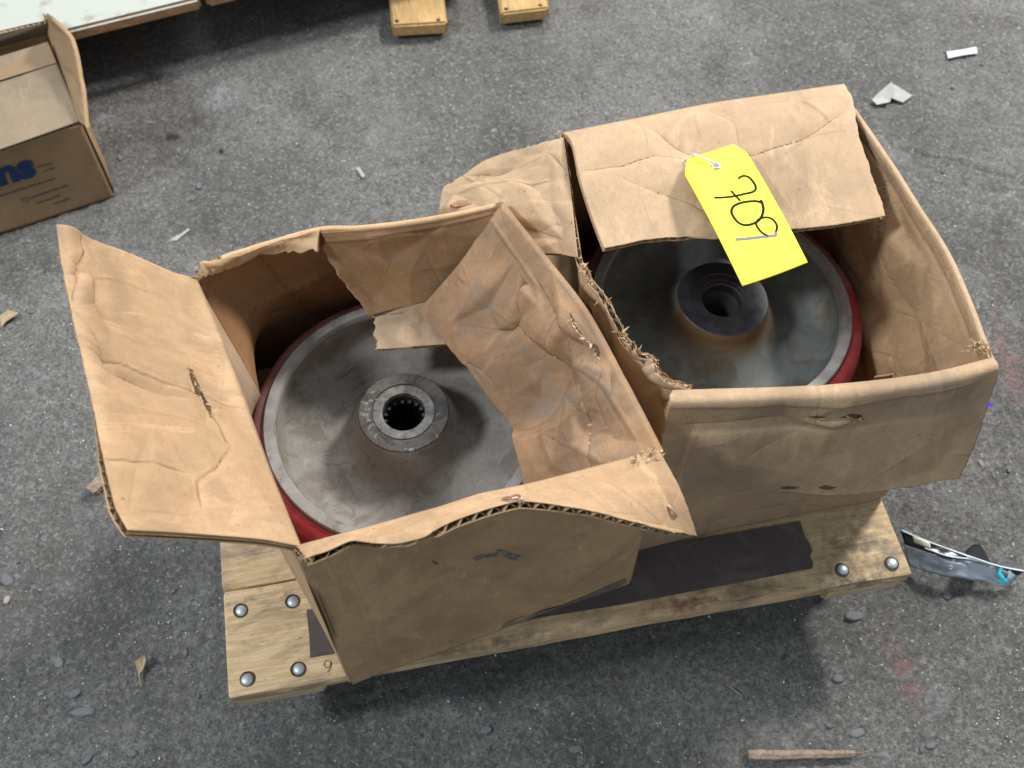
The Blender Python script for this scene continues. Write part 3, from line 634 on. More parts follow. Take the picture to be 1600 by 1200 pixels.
rflap = Board('flap', rt_top,
              [P(655, 486, .283), P(700, 540, .280), P(750, 602, .279), P(798, 662, .268), P(803, 678, .296), P(822, 760, .300)],
              left=[BRt, P(757, 360, .340), P(722, 412, .322), P(690, 447, .303), P(655, 486, .283)], right=[FRt, P(960, 735, .372), P(900, 752, .345), P(822, 760, .300)],
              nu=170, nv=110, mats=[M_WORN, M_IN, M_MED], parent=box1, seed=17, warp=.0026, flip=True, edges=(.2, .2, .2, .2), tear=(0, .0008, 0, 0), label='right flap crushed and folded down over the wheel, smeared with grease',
              creases=[([(.77, 1), (.70, .7), (.62, .42), (.60, .25)], -.0100, .013), ([(.60, .25), (.52, .18), (.42, .15), (.30, .12)], -.0030, .0025), ([(.60, .25), (.72, .30), (.80, .35), (1, .40)], -.0045, .003),
                       ([(.60, .25), (.75, .12), (.95, .08)], .0030, .006), ([(0, .12), (.2, .14), (.5, .16), (.62, .22)], .0020, .003), ([(.2, .55), (.4, .42), (.55, .35), (.7, .30)], -.0016, .003),
                       ([(.15, .85), (.3, .6), (.34, .4)], -.0014, .004), ([(.80, .75), (.9, .45), (.98, .3)], .0014, .006), ([(.45, .10), (.5, .4), (.48, .6)], -.0016, .003), ([(.66, .45), (.80, .55), (.86, .62)], -.0016, .0025)], crumple=1.3)
for w_ in (lwall, rwall):
    e_, row_ = (0, -1)
    w_.S[:, -1] = w_.S[:, -1]
for a_, b_ in ((lwall, lflap), (fwall, fflap), (rwall, rflap)):
    print('HINGE', a_.N.mean((0, 1)), b_.N.mean((0, 1))); hinge(a_, b_)
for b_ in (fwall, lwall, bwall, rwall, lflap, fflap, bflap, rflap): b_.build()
def corner(path, parent): 
    p = path[::7]; tube('corner_fold', [q for q in p], TB*.52, M_OUT, parent, seg=10, n=3)
corner(fwall.S[3:, 0], box1); corner(fwall.S[3:, -1], box1)
link('bottom_panel', mesh_from('bottom_panel', [FLb+[.004, .004, .003], FRb+[-.004, .004, .003], BRb+[-.004, -.004, .003], BLb+[.004, -.004, .003], FLb+[.004, .004, 0], FRb+[-.004, .004, 0], BRb+[-.004, -.004, 0], BLb+[.004, -.004, 0]],
     [(0, 1, 2, 3), (7, 6, 5, 4), (0, 4, 5, 1), (1, 5, 6, 2), (2, 6, 7, 3), (3, 7, 4, 0)], smooth=False), M_IN, box1)
# pale strip of torn liner under the right flap
strip = Board('torn_strip', [P(585, 488, .272), P(640, 478, .279), P(700, 468, .283), P(790, 462, .290)], [P(582, 546, .266), P(640, 544, .266), P(720, 540, .268), P(800, 540, .272)],
              nu=70, nv=36, mats=[M_PALE, M_PALE, M_MED], parent=box1, seed=21, flip=True, warp=.003, tear=(0, 0, .006, 0), edges=(0, 0, 1, 0), crumple=.7, label='pale scrap of flap with a chewed left end lying over the wheel')
strip.build()
# torn back rim: peeled liner
rimp = Board('torn_rim', [P(310, 412, .366), P(345, 403, .366), P(400, 385, .362), P(450, 370, .360), P(500, 356, .3585)], [P(315, 432, .358), P(352, 416, .352), P(400, 396, .349), P(432, 392, .350), P(497, 388, .348)],
             nu=80, nv=16, mats=[M_TORN, M_PALE, M_MED], parent=box1, seed=23, flip=True, warp=.002, tear=(.0015, .005, .003, 0), edges=(.6, 1, 1, 0), label='torn pale rim at the back left corner')
rimp.build(medium=False)
# rolled wrinkles on the fold along the right hinge
fringe('torn_fibres', [P(305, 436, .357), P(312, 414, .366), P(345, 404, .366)], box1, 60, .006, 1)
fringe('torn_fibres', [P(455, 851, .402), P(468, 860, .404), P(484, 872, .408)], box1, 60, .007, 2)
fringe('torn_fibres', [P(992, 716, .392), P(1018, 708, .394), P(1035, 712, .390)], box1, 46, .006, 3, spread=.012)
fringe('torn_fibres', [P(930, 540, .362), P(938, 562, .360)], box1, 30, .006, 6)
fringe('torn_fibres', [P(776, 318, .36), P(786, 322, .358)], box1, 40, .006, 9)
# copper staples
def staple(pts, parent, r=.0011): tube('staple', pts, r, M_STAPLE, parent, seg=6, n=4)
staple([P(1041, 812, .388), P(1032, 822, .384), P(1024, 830, .378)], box1, .0015)
# blue scuff marks printed on the front
def patch(name, pts, z_or_plane, mat, parent, **kw):
    v = [p for p in pts]; return link(name, mesh_from(name, v, [tuple(range(len(v)))], smooth=False), mat, parent, **kw)

# ================================================================== wheels
def wheel(name, cx_, cy_, z0, label, style):
    root = thing(name, label, 'wheel', 'caster wheels lying in the boxes', (cx_, cy_, z0))
    top = .105 if style == 1 else .105
    RB = .0185; RH = .041 if style == 1 else .044
    hb = top+.004 if style == 1 else top+.006
    tr = lathe('tread', smoothprof([(.118, .004), (.132, .006), (.140, .016), (.1425, .040), (.1425, .070), (.1400, .088), (.1360, .0975), (.1265, .101)], 4), 128)
    link('tread', tr, M_RED, root)
    def lk(nm, me_, mt, pr):
        o = link(nm, me_, mt, pr); md = o.modifiers.new('crisp', 'EDGE_SPLIT'); md.split_angle = math.radians(28); return o
    rm = lathe('rim', [(.1262, .015), (.1262, top-.006), (.1260, top-.0012), (.1250, top), (.1165, top+.0006), (.1160, top-.0004), (.1150, top-.0035), (.1146, top-.012)], 128)
    lk('rim', rm, M_RIM, root)
    if style == 1:
        web = [(.1147, top-.006), (.1135, top-.022), (.108, top-.032), (.095, top-.037), (.080, top-.038), (.066, top-.0365), (.057, top-.032), (.0505, top-.022), (.0455, top-.010), (RH+.0015, hb-.005), (RH, hb-.0008)]
    else:
        web = [(.1147, top-.006), (.1135, top-.020), (.109, top-.030), (.098, top-.036), (.084, top-.037), (.070, top-.034), (.060, top-.027), (.0525, top-.017), (.0475, top-.007), (RH+.0012, hb-.004), (RH, hb-.0006)]
    wm = lathe('wheel_centre', smoothprof(web, 5), 128, rough=.004, seed=style)
    o_ = lk('wheel_centre', wm, M_IRON if style == 1 else M_IRON2, root)
    if style == 1:
        face = [(RH, hb-.0008), (RH-.0008, hb), (.034, hb+.0002), (.0295, hb+.0001), (.0290, hb-.0010), (.0280, hb-.0012)]
        lk('hub_face', lathe('hub_face', face, 96, rough=.014, seed=4), M_HUB, root)
        lk('bearing_race', lathe('bearing_race', [(.0282, hb-.0015), (.0276, hb-.0002), (.0202, hb+.0001), (.0194, hb-.0002), (.0188, hb-.0015), (.0186, hb-.06)], 96, rough=.004, seed=6), M_STEEL, root)
        br = link('bearing', lathe('bearing', [(.0187, hb-.004), (.0187, .0)], 48), M_BORE, root)
        v, f = [], []
        for k in range(16):
            a = 2*math.pi*k/16; b0 = len(v)
            for zz in (hb-.011, .002):
                for j in range(8): q = 2*math.pi*j/8; v.append((.0168*math.cos(a)+.0021*math.cos(q), .0168*math.sin(a)+.0021*math.sin(q), zz))
            for j in range(8): f.append((b0+j, b0+(j+1) % 8, b0+8+(j+1) % 8, b0+8+j))
            f.append(tuple(b0+8*0+j for j in range(8)))
        link('rollers', mesh_from('rollers', v, f), M_ROLL, br)
    else:
        face = [(RH, hb-.0006), (RH-.001, hb), (.040, hb), (.0305, hb-.0008), (.0300, hb-.0014), (.0240, hb-.0018), (.0235, hb-.0024), (.0200, hb-.0028), (.0190, hb-.004), (.0186, hb-.03), (.0186, 0)]
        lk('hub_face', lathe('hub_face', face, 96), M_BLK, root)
        link('bearing', lathe('bearing', [(.0184, hb-.012), (.0178, hb-.012), (.0178, 0)], 48), M_BORE, root)
    v = [(0, 0, .001)]+[(.018*math.cos(2*math.pi*j/24), .018*math.sin(2*math.pi*j/24), .001) for j in range(24)]
    link('bore_floor', mesh_from('bore_floor', v, [(0, 1+j, 1+(j+1) % 24) for j in range(24)]), M_BORE, root)
    return root
wheel('caster_wheel', .010, .4665, .141, 'dirty grey iron wheel with red tread and open roller bearing, in the left box', 1)
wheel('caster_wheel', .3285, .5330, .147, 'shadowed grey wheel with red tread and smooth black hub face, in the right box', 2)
# splinters of straw lying on the left wheel
o = tube('straw_splinter', [P(524, 594, .2085), P(538, 583, .212), P(552, 569, .214)], .0011, M_SPL, None, seg=5); o['label'] = 'thin straw-like splinter lying on the grey web of the left wheel'; o['category'] = 'splinter'
o = tube('straw_splinter', [P(556, 591, .214), P(565, 596, .215)], .0006, M_SPL, None, seg=5); o['label'] = 'tiny pale sliver beside the longer straw splinter on the left wheel'; o['category'] = 'splinter'

# ================================================================== right box
box2 = thing('cardboard_box', 'brown cardboard box, its folded-over back flap carrying the yellow tag, right on the dolly', 'box', 'opened boxes on the dolly', (.335, .51, DZ))
FL2b, FR2b, BL2b, BR2b = A3(.206, .346, DZ+.001), P(1379, 771, DZ+.001), A3(.196, .688, DZ+.001), A3(.484, .700, DZ+.001)
FL2, FR2, BL2, BR2 = P(1048, 618, .378), P(1552, 566, .380), P(880, 214, .360), P(1333, 172, .362)
f2top = [FL2, P(1150, 616, .380), P(1260, 612, .380), P(1370, 603, .380), P(1470, 588, .380), FR2]
Board('side_panel', f2top, [FL2b, FR2b], nu=120, nv=80, flip=True, mats=[M_OUT2, M_IN, M_MED], parent=box2, seed=31, bulge=.003, warp=.002,
      creases=[([(.0, .9), (.5, .86), (.8, .80), (1, .75)], -.002, .006)]).build()
r2top = [BR2, P(1382, 245, .370), P(1430, 320, .374), P(1478, 395, .376), P(1512, 470, .378), P(1535, 530, .380), P(1547, 560, .381)]
Board('side_panel', r2top, [BR2b, FR2b], cap='v0 u0 u1', nu=110, nv=80, flip=False, mats=[M_OUT2, M_IN, M_MED], parent=box2, seed=33, bulge=-.002, warp=.0035,
      creases=[([(.25, 0), (.4, .25), (.6, .35)], .002, .006), ([(.55, .5), (.7, .3), (.95, .25)], -.0022, .004), ([(.8, .2), (.86, .6), (.8, 1)], .002, .006), ([(0, .05), (1, .05)], .0015, .003)], crumple=1.7).build()
b2top = [P(880, 212, .362), P(1000, 188, .363), P(1110, 166, .364), P(1220, 150, .364), P(1319, 136, .364)]
b2wall = Board('side_panel', b2top, [BL2b, BR2b], nu=170, nv=60, flip=False, mats=[M_OUT2, M_INSHADE, M_MED], parent=box2, seed=35)
l2top = [BL2, P(890, 300, .365), P(906, 408, .366), P(945, 470, .366), P(975, 535, .364), P(1020, 575, .362), P(1075, 607, .357)]
Board('side_panel', l2top, [BL2b, A3(.2, .45, DZ+.001), FL2b], nu=150, nv=80, flip=True, mats=[M_OUT2, M_INSHADE, M_MED], parent=box2, seed=37, tear=(.006, 0, 0, .004), edges=(1, 0, 0, 1), warp=.003, crumple=1, label='left wall torn ragged along the top').build()
# thickened, frayed tear along that wall
tp = [P(908, 415, .366), P(925, 445, .367), P(945, 475, .367), P(962, 505, .367), P(978, 530, .366), P(1000, 553, .366), P(1020, 562, .365), P(1028, 585, .362), P(1050, 598, .36), P(1075, 607, .358)]
fringe('torn_fibres', tp, box2, 420, .0075, 12, spread=.007)
peel = Board('peeled_liner', [p+[0, 0, .001] for p in tp], [P(906, 440, .345), P(925, 480, .335), P(950, 520, .325), P(975, 560, .315), P(1000, 600, .315), P(1040, 640, .335)], nu=140, nv=24,
             mats=[M_PALE, M_PALE, M_MED], parent=box2, seed=39, tear=(.005, .004, 0, 0), edges=(1, .3, 0, 0), warp=.003, crumple=1.3, flip=True, label='peeled pale liner along the torn left wall'); peel.build()
fringe('torn_fibres', [P(906, 410, .37), P(916, 430, .368), P(926, 445, .367)], box2, 60, .008, 13, spread=.010)
fringe('torn_fibres', [P(1515, 548, .384), P(1532, 540, .386), P(1545, 556, .383)], box2, 110, .009, 14, spread=.010)
fringe('torn_fibres', [P(872, 208, .362), P(884, 216, .360)], box2, 30, .005, 15)
# front flap folded out and down
arc = lambda p, k: p+np.array([0, -.004*k, .002])
fl2 = Board('flap', [off(p, 0, .001, .002) for p in f2top],
            [P(1012, 792, .258), P(1090, 780, .255), P(1160, 772, .252), P(1235, 767, .250), P(1300, 770, .251), P(1345, 766, .252), P(1420, 754, .256), P(1497, 743, .262)],
            left=[off(FL2, 0, .001, .002), P(1046, 628, .384), P(1040, 640, .375), P(1036, 672, .350), P(1031, 700, .335), P(1012, 792, .258)],
            right=[off(FR2, 0, .001, .002), P(1557, 572, .386), P(1556, 585, .378), P(1545, 620, .355), P(1525, 680, .312), P(1497, 743, .262)],
            nu=160, nv=110, mats=[M_OUT2, M_OUT2, M_MED], parent=box2, seed=41, flip=True, warp=.0022, tear=(0, .0022, .0015, .001), edges=(0, .35, .2, .2), label='front flap folded out and down over the front',
            creases=[([(0, .28), (.2, .27), (.35, .25), (.42, .27)], -.0012, .003), ([(.42, .27), (.5, .30), (.56, .28)], .0030, .003), ([(.0, .10), (.5, .12), (1, .12)], .0014, .006), ([(.25, .6), (.42, .35)], -.001, .002), ([(.43, .0), (.45, .26)], -.0014, .004)], crumple=.4)
fl2.build()
fringe('torn_fibres', [P(1262, 655, .350), P(1290, 652, .352), P(1340, 652, .352)], box2, 14, .004, 16)
# back flap folded over the top, carrying the tag
bf2 = Board('flap', b2top,
            [P(943, 391, .366), P(1010, 377, .363), P(1075, 370, .360), P(1120, 372, .360), P(1190, 362, .362), P(1240, 360, .363), P(1310, 352, .363), P(1382, 340, .362)],
            left=[P(880, 212, .362), P(893, 225, .374), P(905, 280, .378), P(922, 335, .372), P(943, 391, .366)],
            right=[P(1319, 136, .364), P(1334, 170, .372), P(1341, 215, .374), P(1356, 262, .372), P(1372, 305, .366), P(1382, 340, .362)],
            nu=170, nv=110, mats=[M_OUT, M_OUT, M_MED], parent=box2, seed=43, flip=True, warp=.003, tear=(0, .0008, 0, .0016), edges=(.1, .3, .1, .6), label='back flap folded forward over the wheel, crossed by a long crease',
            creases=[([(.26, .08), (.36, .35), (.45, .50), (.62, .50), (.8, .42), (1, .22)], -.0060, .008), ([(0, .45), (.15, .45), (.28, .40), (.42, .50)], -.0030, .005), ([(.12, .5), (.25, .68), (.36, .78), (.44, .95)], -.0024, .006),
                     ([(.5, .05), (.57, .25), (.58, .45)], -.0020, .005), ([(.82, .1), (.9, .3)], .0016, .006), ([(.4, .6), (.38, .9)], .0014, .006), ([(.70, .55), (.85, .40), (.95, .42)], .0012, .006)], crumple=.4)
bf2.mats = [M_FLAT, M_IN, M_MED]
print('HINGE', b2wall.N.mean((0, 1)), bf2.N.mean((0, 1))); hinge(b2wall, bf2); b2wall.build(); bf2.build()
# left flap standing out to the side
Board('flap', [P(881, 218, .362), P(893, 300, .366), P(906, 404, .367)], [P(770, 252, .345), P(722, 284, .335), P(692, 294, .332), P(683, 328, .328), P(700, 400, .31)],
      left=[P(881, 218, .362), P(850, 225, .362), P(808, 238, .355), P(770, 252, .345)], right=[P(906, 404, .367), P(880, 398, .352), P(800, 396, .330), P(700, 400, .31)],
      nu=100, nv=90, mats=[M_OUT2, M_PALE, M_MED], parent=box2, seed=45, flip=True, warp=.003, tear=(0, .001, .001, 0), edges=(0, .3, .3, 0), crumple=.9, label='left flap laid outwards behind the other box', sm=False,
      creases=[([(.5, .9), (.4, .5), (.42, .1)], .0016, .006), ([(.75, .1), (.8, .35), (.7, .6)], -.002, .005)]).build()
link('bottom_panel', mesh_from('bottom_panel', [FL2b+[.004, .004, .003], FR2b+[-.004, .004, .003], BR2b+[-.004, -.004, .003], BL2b+[.004, -.004, .003], FL2b+[.004, .004, 0], FR2b+[-.004, .004, 0], BR2b+[-.004, -.004, 0], BL2b+[.004, -.004, 0]],
     [(0, 1, 2, 3), (7, 6, 5, 4), (0, 4, 5, 1), (1, 5, 6, 2), (2, 6, 7, 3), (3, 7, 4, 0)], smooth=False), M_IN, box2)
# inner flap scrap by the right wall
Board('torn_strip', [P(1366, 592, .35), P(1395, 588, .36)], [P(1360, 640, .30), P(1400, 640, .30)], nu=20, nv=20, mats=[M_IN, M_IN, M_MED], parent=box2, seed=47, label='small upright scrap inside the front right corner').build()
settle(box1); settle(box2)

# ================================================================== yellow tag
TZ = .383
tag = thing('paper_tag', 'bright yellow card tag with handwritten number, wired to the flap of the right box', 'tag', None, tuple(P(1118, 262, TZ)))
c0, c1, c2, c3 = P(1070, 250, TZ), P(1145, 229, TZ), P(1262, 410, TZ-.004), P(1160, 447, TZ-.004)
cm = (c0+c1+c2+c3)/4; ex = (c2-c3); Wt = np.linalg.norm(ex); ex /= Wt; ey = (c0+c1)/2-(c2+c3)/2; ey -= ex*(ey@ex); Lt = np.linalg.norm(ey); ey /= Lt; ez = np.cross(ex, ey)
O_ = (c2+c3)/2
def on_tag(px, py):
    d = RW @ (np.array([px-800.0, py-600.0, F])/F); tt = ((O_-CAM)@ez)/(d@ez); q = CAM+d*tt-O_; return q@ex, q@ey
def tz(u, v): # gentle curl of the card
    return .0035*math.sin(math.pi*min(1, max(0, v/Lt)))-.0015*math.cos(math.pi*u/Wt)+.0025*(v/Lt)**3
def tp3(u, v, h=0): return O_+ex*u+ey*v+ez*(tz(u, v)+h)
# outline from the card's own corners
ol = [on_tag(*p) for p in ((1160, 447), (1070, 277), (1070, 268), (1074, 250), (1095, 243), (1145, 229), (1166, 244), (1262, 410))]
def edge_u(v, side):
    pts = sorted([(q[1], q[0]) for q in (ol[:4] if side == 0 else ol[5:])]); return np.interp(v, [a for a, b in pts], [b for a, b in pts])
vv = []; ff = []; NR, NC = 40, 14; vtop0, vtop1 = ol[3][1], ol[5][1]
for i in range(NR+1):
    for j in range(NC+1):
        s_ = j/NC; v0 = ol[0][1]*(1-s_)+ol[7][1]*s_; v1 = np.interp(s_, [0, .25, 1], [ol[3][1], ol[4][1], ol[5][1]]); v_ = v0+(v1-v0)*i/NR
        u_ = edge_u(v_, 0)*(1-s_)+edge_u(v_, 1)*s_; vv.append((u_, v_))
top = [tp3(u, v_, .0003) for u, v_ in vv]; bot = [tp3(u, v_, -.0003) for u, v_ in vv]; m_ = len(top)
for i in range(NR):
    for j in range(NC):
        a = i*(NC+1)+j; q = (a, a+1, a+NC+2, a+NC+1); ff.append(q); ff.append(tuple(x+m_ for x in q[::-1]))
rim = [j for j in range(NC+1)]+[(i+1)*(NC+1)-1 for i in range(1, NR+1)]+[NR*(NC+1)+j for j in range(NC-1, -1, -1)]+[i*(NC+1) for i in range(NR-1, 0, -1)]
for a, b in zip(rim, rim[1:]+rim[:1]): ff.append((a, a+m_, b+m_, b))
link('card', mesh_from('card', top+bot, ff), M_TAG, tag)
def ribbon(name, px, wpx, mat, parent):
    p = np.array([on_tag(*q) for q in px]); p3 = np.c_[p, np.zeros(len(p))]; p3 = smoothprof(p3, 8); v, f = [], []
    for i in range(len(p3)):
        t_ = p3[min(i+1, len(p3)-1)]-p3[max(i-1, 0)]; t_ /= np.linalg.norm(t_)+1e-9; nn = np.array([-t_[1], t_[0]]); w_ = wpx*.00058/2
        for sg in (-1, 1): u_, v_ = p3[i][:2]+nn*w_*sg; v.append(tp3(u_, v_, .0006))
    for i in range(len(p3)-1): f.append((2*i, 2*i+1, 2*i+3, 2*i+2))
    return link(name, mesh_from(name, v, f, smooth=False), mat, parent)
Zc = lambda L: [(1040+x/4.617, 210+y/4.617) for x, y in L]
ribbon('handwriting', Zc([(520, 340), (535, 325), (560, 320), (590, 330), (615, 355), (638, 390), (641, 418), (620, 436), (560, 448), (480, 463), (410, 470), (345, 472)]), 3.6, M_INK, tag)
ribbon('handwriting', Zc([(466, 422), (500, 460), (533, 496)]), 3.3, M_INK, tag)
ribbon('handwriting', Zc([(678, 494), (690, 520), (698, 560), (688, 605), (660, 640), (610, 662), (560, 666), (515, 645), (482, 605), (470, 570), (485, 535), (530, 512), (590, 502), (650, 502), (690, 516)]), 3.9, M_INK, tag)
ribbon('handwriting', Zc([(735, 744), (690, 718), (660, 685), (648, 655), (665, 628), (705, 616), (745, 620), (780, 645), (797, 680), (790, 718)]), 3.3, M_INK, tag)
ribbon('handwriting', Zc([(790, 715), (786, 740), (740, 744), (660, 752), (580, 762), (502, 770)]), 4.6, M_INK2, tag)
eu, ev = on_tag(1118, 262); ec = tp3(eu, ev, .0008)
v, f = [], []
for j in range(24):
    a = 2*math.pi*j/24
    for r_, h_ in ((.0044, 0), (.0038, .0009), (.0026, .0009), (.0022, 0)): v.append(ec+ex*r_*math.cos(a)+ey*r_*math.sin(a)+ez*h_)
for j in range(24):
    for k in range(3): f.append((j*4+k, ((j+1) % 24)*4+k, ((j+1) % 24)*4+k+1, j*4+k+1))
ey_o = link('eyelet', mesh_from('eyelet', v, f), M_EYE, tag)
link('eyelet_hole', mesh_from('eyelet_hole', [ec-ez*.0001+ex*.0023*math.cos(2*math.pi*j/16)+ey*.0023*math.sin(2*math.pi*j/16) for j in range(16)], [tuple(range(16))]), M_OUT2, ey_o)
wp = [ec+ez*.001, P(1105, 251, .3865), P(1095, 245, .388), P(1086, 243, .386), P(1078, 245, .382), P(1071, 249, .378), P(1073, 252, .374)]
tube('wire', wp, .0006, M_WIRE, tag, seg=6)
tube('wire', [p+[.0011*math.sin(i*1.9), .0011*math.cos(i*1.9), .0009] for i, p in enumerate(wp)], .0006, M_WIRE, tag, seg=6)
settle(tag)

# ================================================================== dolly
dolly = thing('furniture_dolly', 'low pine dolly of nailed boards with black pad strip under the two boxes', 'dolly', None, (.145, .48, 0))
def plank(name, x0, x1, y0, y1, z0, z1, mat, parent, r=.0025, seed=0, nx=60, bend=0.0, skew=0.0):
    """long rounded plank with slightly uneven arrises"""
    prof = [(y0+r, z0), (y1-r, z0), (y1, z0+r), (y1, z1-r), (y1-.3*r, z1-.3*r), (y1-r, z1)]+[(y0+(y1-y0)*k, z1) for k in (.8, .5, .2)]+[(y0+r, z1), (y0+.3*r, z1-.3*r), (y0, z1-r), (y0, z0+r)]
    v, f = [], []; m = len(prof)
    X_ = [x0, x0+.0015]+list(np.linspace(x0+.006, x1-.006, nx))+[x1-.0015, x1]
    for i, x_ in enumerate(X_):
        e = .0015 if i in (0, len(X_)-1) else 0
        for k, (y_, z_) in enumerate(prof):
            yc, zc = (y0+y1)/2, (z0+z1)/2
            dy = float(vn(x_*40, k*.6, seed))*.0016; dz = float(vn(x_*30, k*.5+9, seed))*.0010
            v.append((x_+skew*(y_-y0)*(1 if i > len(X_)//2 else .0)+float(vn(k*.9, 3, seed+i % 2))*.0006*(1 if e else 0), y_+np.sign(yc-y_)*e+dy+bend*math.sin(math.pi*(x_-x0)/(x1-x0)), z_+np.sign(zc-z_)*e+dz))
    for i in range(len(X_)-1):
        for k in range(m): f.append((i*m+k, i*m+(k+1) % m, (i+1)*m+(k+1) % m, (i+1)*m+k))
    f.append(tuple(range(m))); f.append(tuple((len(X_)-1)*m+k for k in range(m))[::-1])
    return link(name, mesh_from(name, v, f), mat, parent)
def flatshade(o):
    md = o.modifiers.new('weighted', 'EDGE_SPLIT'); md.split_angle = math.radians(35)
flatshade(plank('plank', -.1795, .4660, .2745, .3740, DZ-.020, DZ-.0008, M_WOOD, dolly, seed=1, bend=.002))
flatshade(plank('plank', -.1805, .4700, .3760, .4860, DZ-.020, DZ-.0010, M_WOOD, dolly, seed=2))
flatshade(plank('plank', -.1800, .4690, .4885, .5960, DZ-.020, DZ-.0008, M_WOOD, dolly, seed=3))
flatshade(plank('plank', -.1795, .4680, .5985, .7000, DZ-.020, DZ-.0010, M_WOOD, dolly, seed=4))
for x0_, x1_ in ((-.1785, -.098), (.386, .4640)):
    bm = bmesh.new(); bmesh.ops.create_cube(bm, size=1); bmesh.ops.scale(bm, vec=(x1_-x0_, .415, .021), verts=bm.verts); bmesh.ops.translate(bm, vec=((x0_+x1_)/2, .4845, DZ-.0312), verts=bm.verts)
    bmesh.ops.bevel(bm, geom=bm.edges[:], offset=.002, segments=2, affect='EDGES'); link('crossboard', bm_mesh('crossboard', bm), M_WEDGE, dolly)
# pad strip
def sheet(name, pts, z, t_, mat, parent, **kw):
    n = len(pts); v = [(p[0], p[1], z+t_) for p in pts]+[(p[0], p[1], z) for p in pts]
    f = [tuple(range(n)), tuple(range(2*n-1, n-1, -1))]+[(i, i+n, (i+1) % n+n, (i+1) % n) for i in range(n)]
    me_ = mesh_from(name, v, f, smooth=False); return link(name, me_, mat, parent, **kw)
pp = [(-.1055, .2975), (.0, .2972), (.1, .2966), (.18, .2950), (.26, .2955), (.372, .2968), (.3745, .302), (.3735, .308), (.378, .314), (.3775, .322), (.3755, .330), (.3765, .345), (.2, .3455), (.0, .345), (-.105, .3420), (-.1045, .318)]
sheet('pad_strip', pp, DZ-.0006, .0022, M_PAD, dolly)
sheet('pad_strip', [(p[0], p[1]+.30) for p in pp], DZ-.0006, .0022, M_PAD, dolly)
def bolt(x_, y_, z_):
    o = link('bolt', lathe('bolt', [(.0066, .0), (.0064, .0009), (.0055, .0019), (.0040, .0027), (.0020, .0031), (.0001, .0032)], 24), M_BOLT, dolly); o.location = (x_, y_, z_); k_ = random.uniform(.80, .90); o.scale = (k_, k_*random.uniform(.95, 1.03), k_*.9); o.rotation_euler = (random.uniform(-.06, .06), random.uniform(-.06, .06), random.uniform(0, 3))
    h = link('bolt_hole', lathe('bolt_hole', [(.0084, .0004), (.0064, .0003)], 24), M_HOLE, o); h.location = (.0006, .0006, 0); h.scale = (random.uniform(.95, 1.08), random.uniform(.95, 1.05), 1)
for (px, py) in ((377, 954), (458, 940), (386, 1062), (467, 1045), (1317, 890), (1394, 880)):
    q = P(px, py, DZ); bolt(q[0], q[1], DZ-.0002)
for (x_, y_) in ((-.164, .63), (-.117, .63), (-.163, .68), (-.116, .68), (.4, .66), (.45, .66)): bolt(x_, y_, DZ-.0002)
# pencilled figure
def ground_ribbon(name, px, z, w_, mat, parent):
    p = smoothprof([P(a, b, z) for a, b in px], 6); v, f = [], []
    for i in range(len(p)):
        t_ = p[min(i+1, len(p)-1)]-p[max(i-1, 0)]; t_ /= np.linalg.norm(t_)+1e-9; nn = np.array([-t_[1], t_[0], 0])
        v += [p[i]+nn*w_/2, p[i]-nn*w_/2]
    for i in range(len(p)-1): f.append((2*i, 2*i+1, 2*i+3, 2*i+2))
    return link(name, mesh_from(name, v, f, smooth=False), mat, parent)
ground_ribbon('pencil_mark', [(517, 1034), (510, 1032), (506, 1038), (510, 1043), (516, 1040), (517, 1034), (516, 1042), (512, 1050)], DZ+.0003, .0008, M_PENCIL, dolly)
# swivel casters under the deck
for (x_, y_) in ((-.13, .34), (.42, .34), (-.13, .63), (.42, .63)):
    z1 = DZ-.0425
    fk = bmesh.new(); bmesh.ops.create_cube(fk, size=1, matrix=Matrix.Translation((x_, y_, z1-.002)) @ Matrix.Diagonal((.06, .06, .004, 1)))
    for s_ in (-1, 1): bmesh.ops.create_cube(fk, size=1, matrix=Matrix.Translation((x_+.008, y_+s_*.016, z1-.026)) @ Matrix.Diagonal((.022, .003, .044, 1)))
    bmesh.ops.create_cube(fk, size=1, matrix=Matrix.Translation((x_+.004, y_, z1-.0065)) @ Matrix.Diagonal((.034, .035, .005, 1)))
    cst = link('caster', bm_mesh('caster', fk), M_STEEL, dolly)
    wh = link('caster_roller', lathe('caster_roller', [(.008, -.012), (.027, -.012), (.030, -.009), (.031, 0), (.030, .009), (.027, .012), (.008, .012)], 32, closed=True), M_CAST, cst)
    wh.matrix_local = Matrix.Translation((x_+.012, y_, .0315)) @ Matrix.Rotation(math.pi/2, 4, 'X')
settle(dolly)

# ================================================================== background box (upper left)
bg = thing('printed_carton', 'dull brown carton with blue lettering at the upper left, its flaps ajar', 'carton', None, (-.46, 1.08, 0))
ZB = .132
q0 = P(178, 305, 0.0015); dirx = P(0, 360, 0.0015)-q0; dirx /= np.linalg.norm(dirx); diry = np.array([-dirx[1], dirx[0], 0.]); diry = diry if diry[1] > 0 else -diry
WB, DB = .42, .18
c_ = lambda a, b, z: q0*[1, 1, 0]+dirx*a+diry*b+np.array([0, 0, z])
Board('side_panel', [c_(0, 0, ZB), c_(WB, 0, ZB)], [c_(0, 0, .002), c_(WB, 0, .002)], nu=60, nv=40, mats=[M_BGBOX, M_BGBOX, M_MED], parent=bg, seed=51, flip=True, bulge=.0, warp=.001).build()
Board('side_panel', [c_(0, 0, ZB), c_(0, DB, ZB)], [c_(0, 0, .002), c_(0, DB, .002)], nu=40, nv=40, mats=[M_BGBOX, M_BGBOX, M_MED], parent=bg, seed=52).build()
Board('side_panel', [c_(0, DB, ZB), c_(WB, DB, ZB)], [c_(0, DB, .002), c_(WB, DB, .002)], nu=40, nv=40, mats=[M_BGBOX, M_BGBOX, M_MED], parent=bg, seed=53).build()
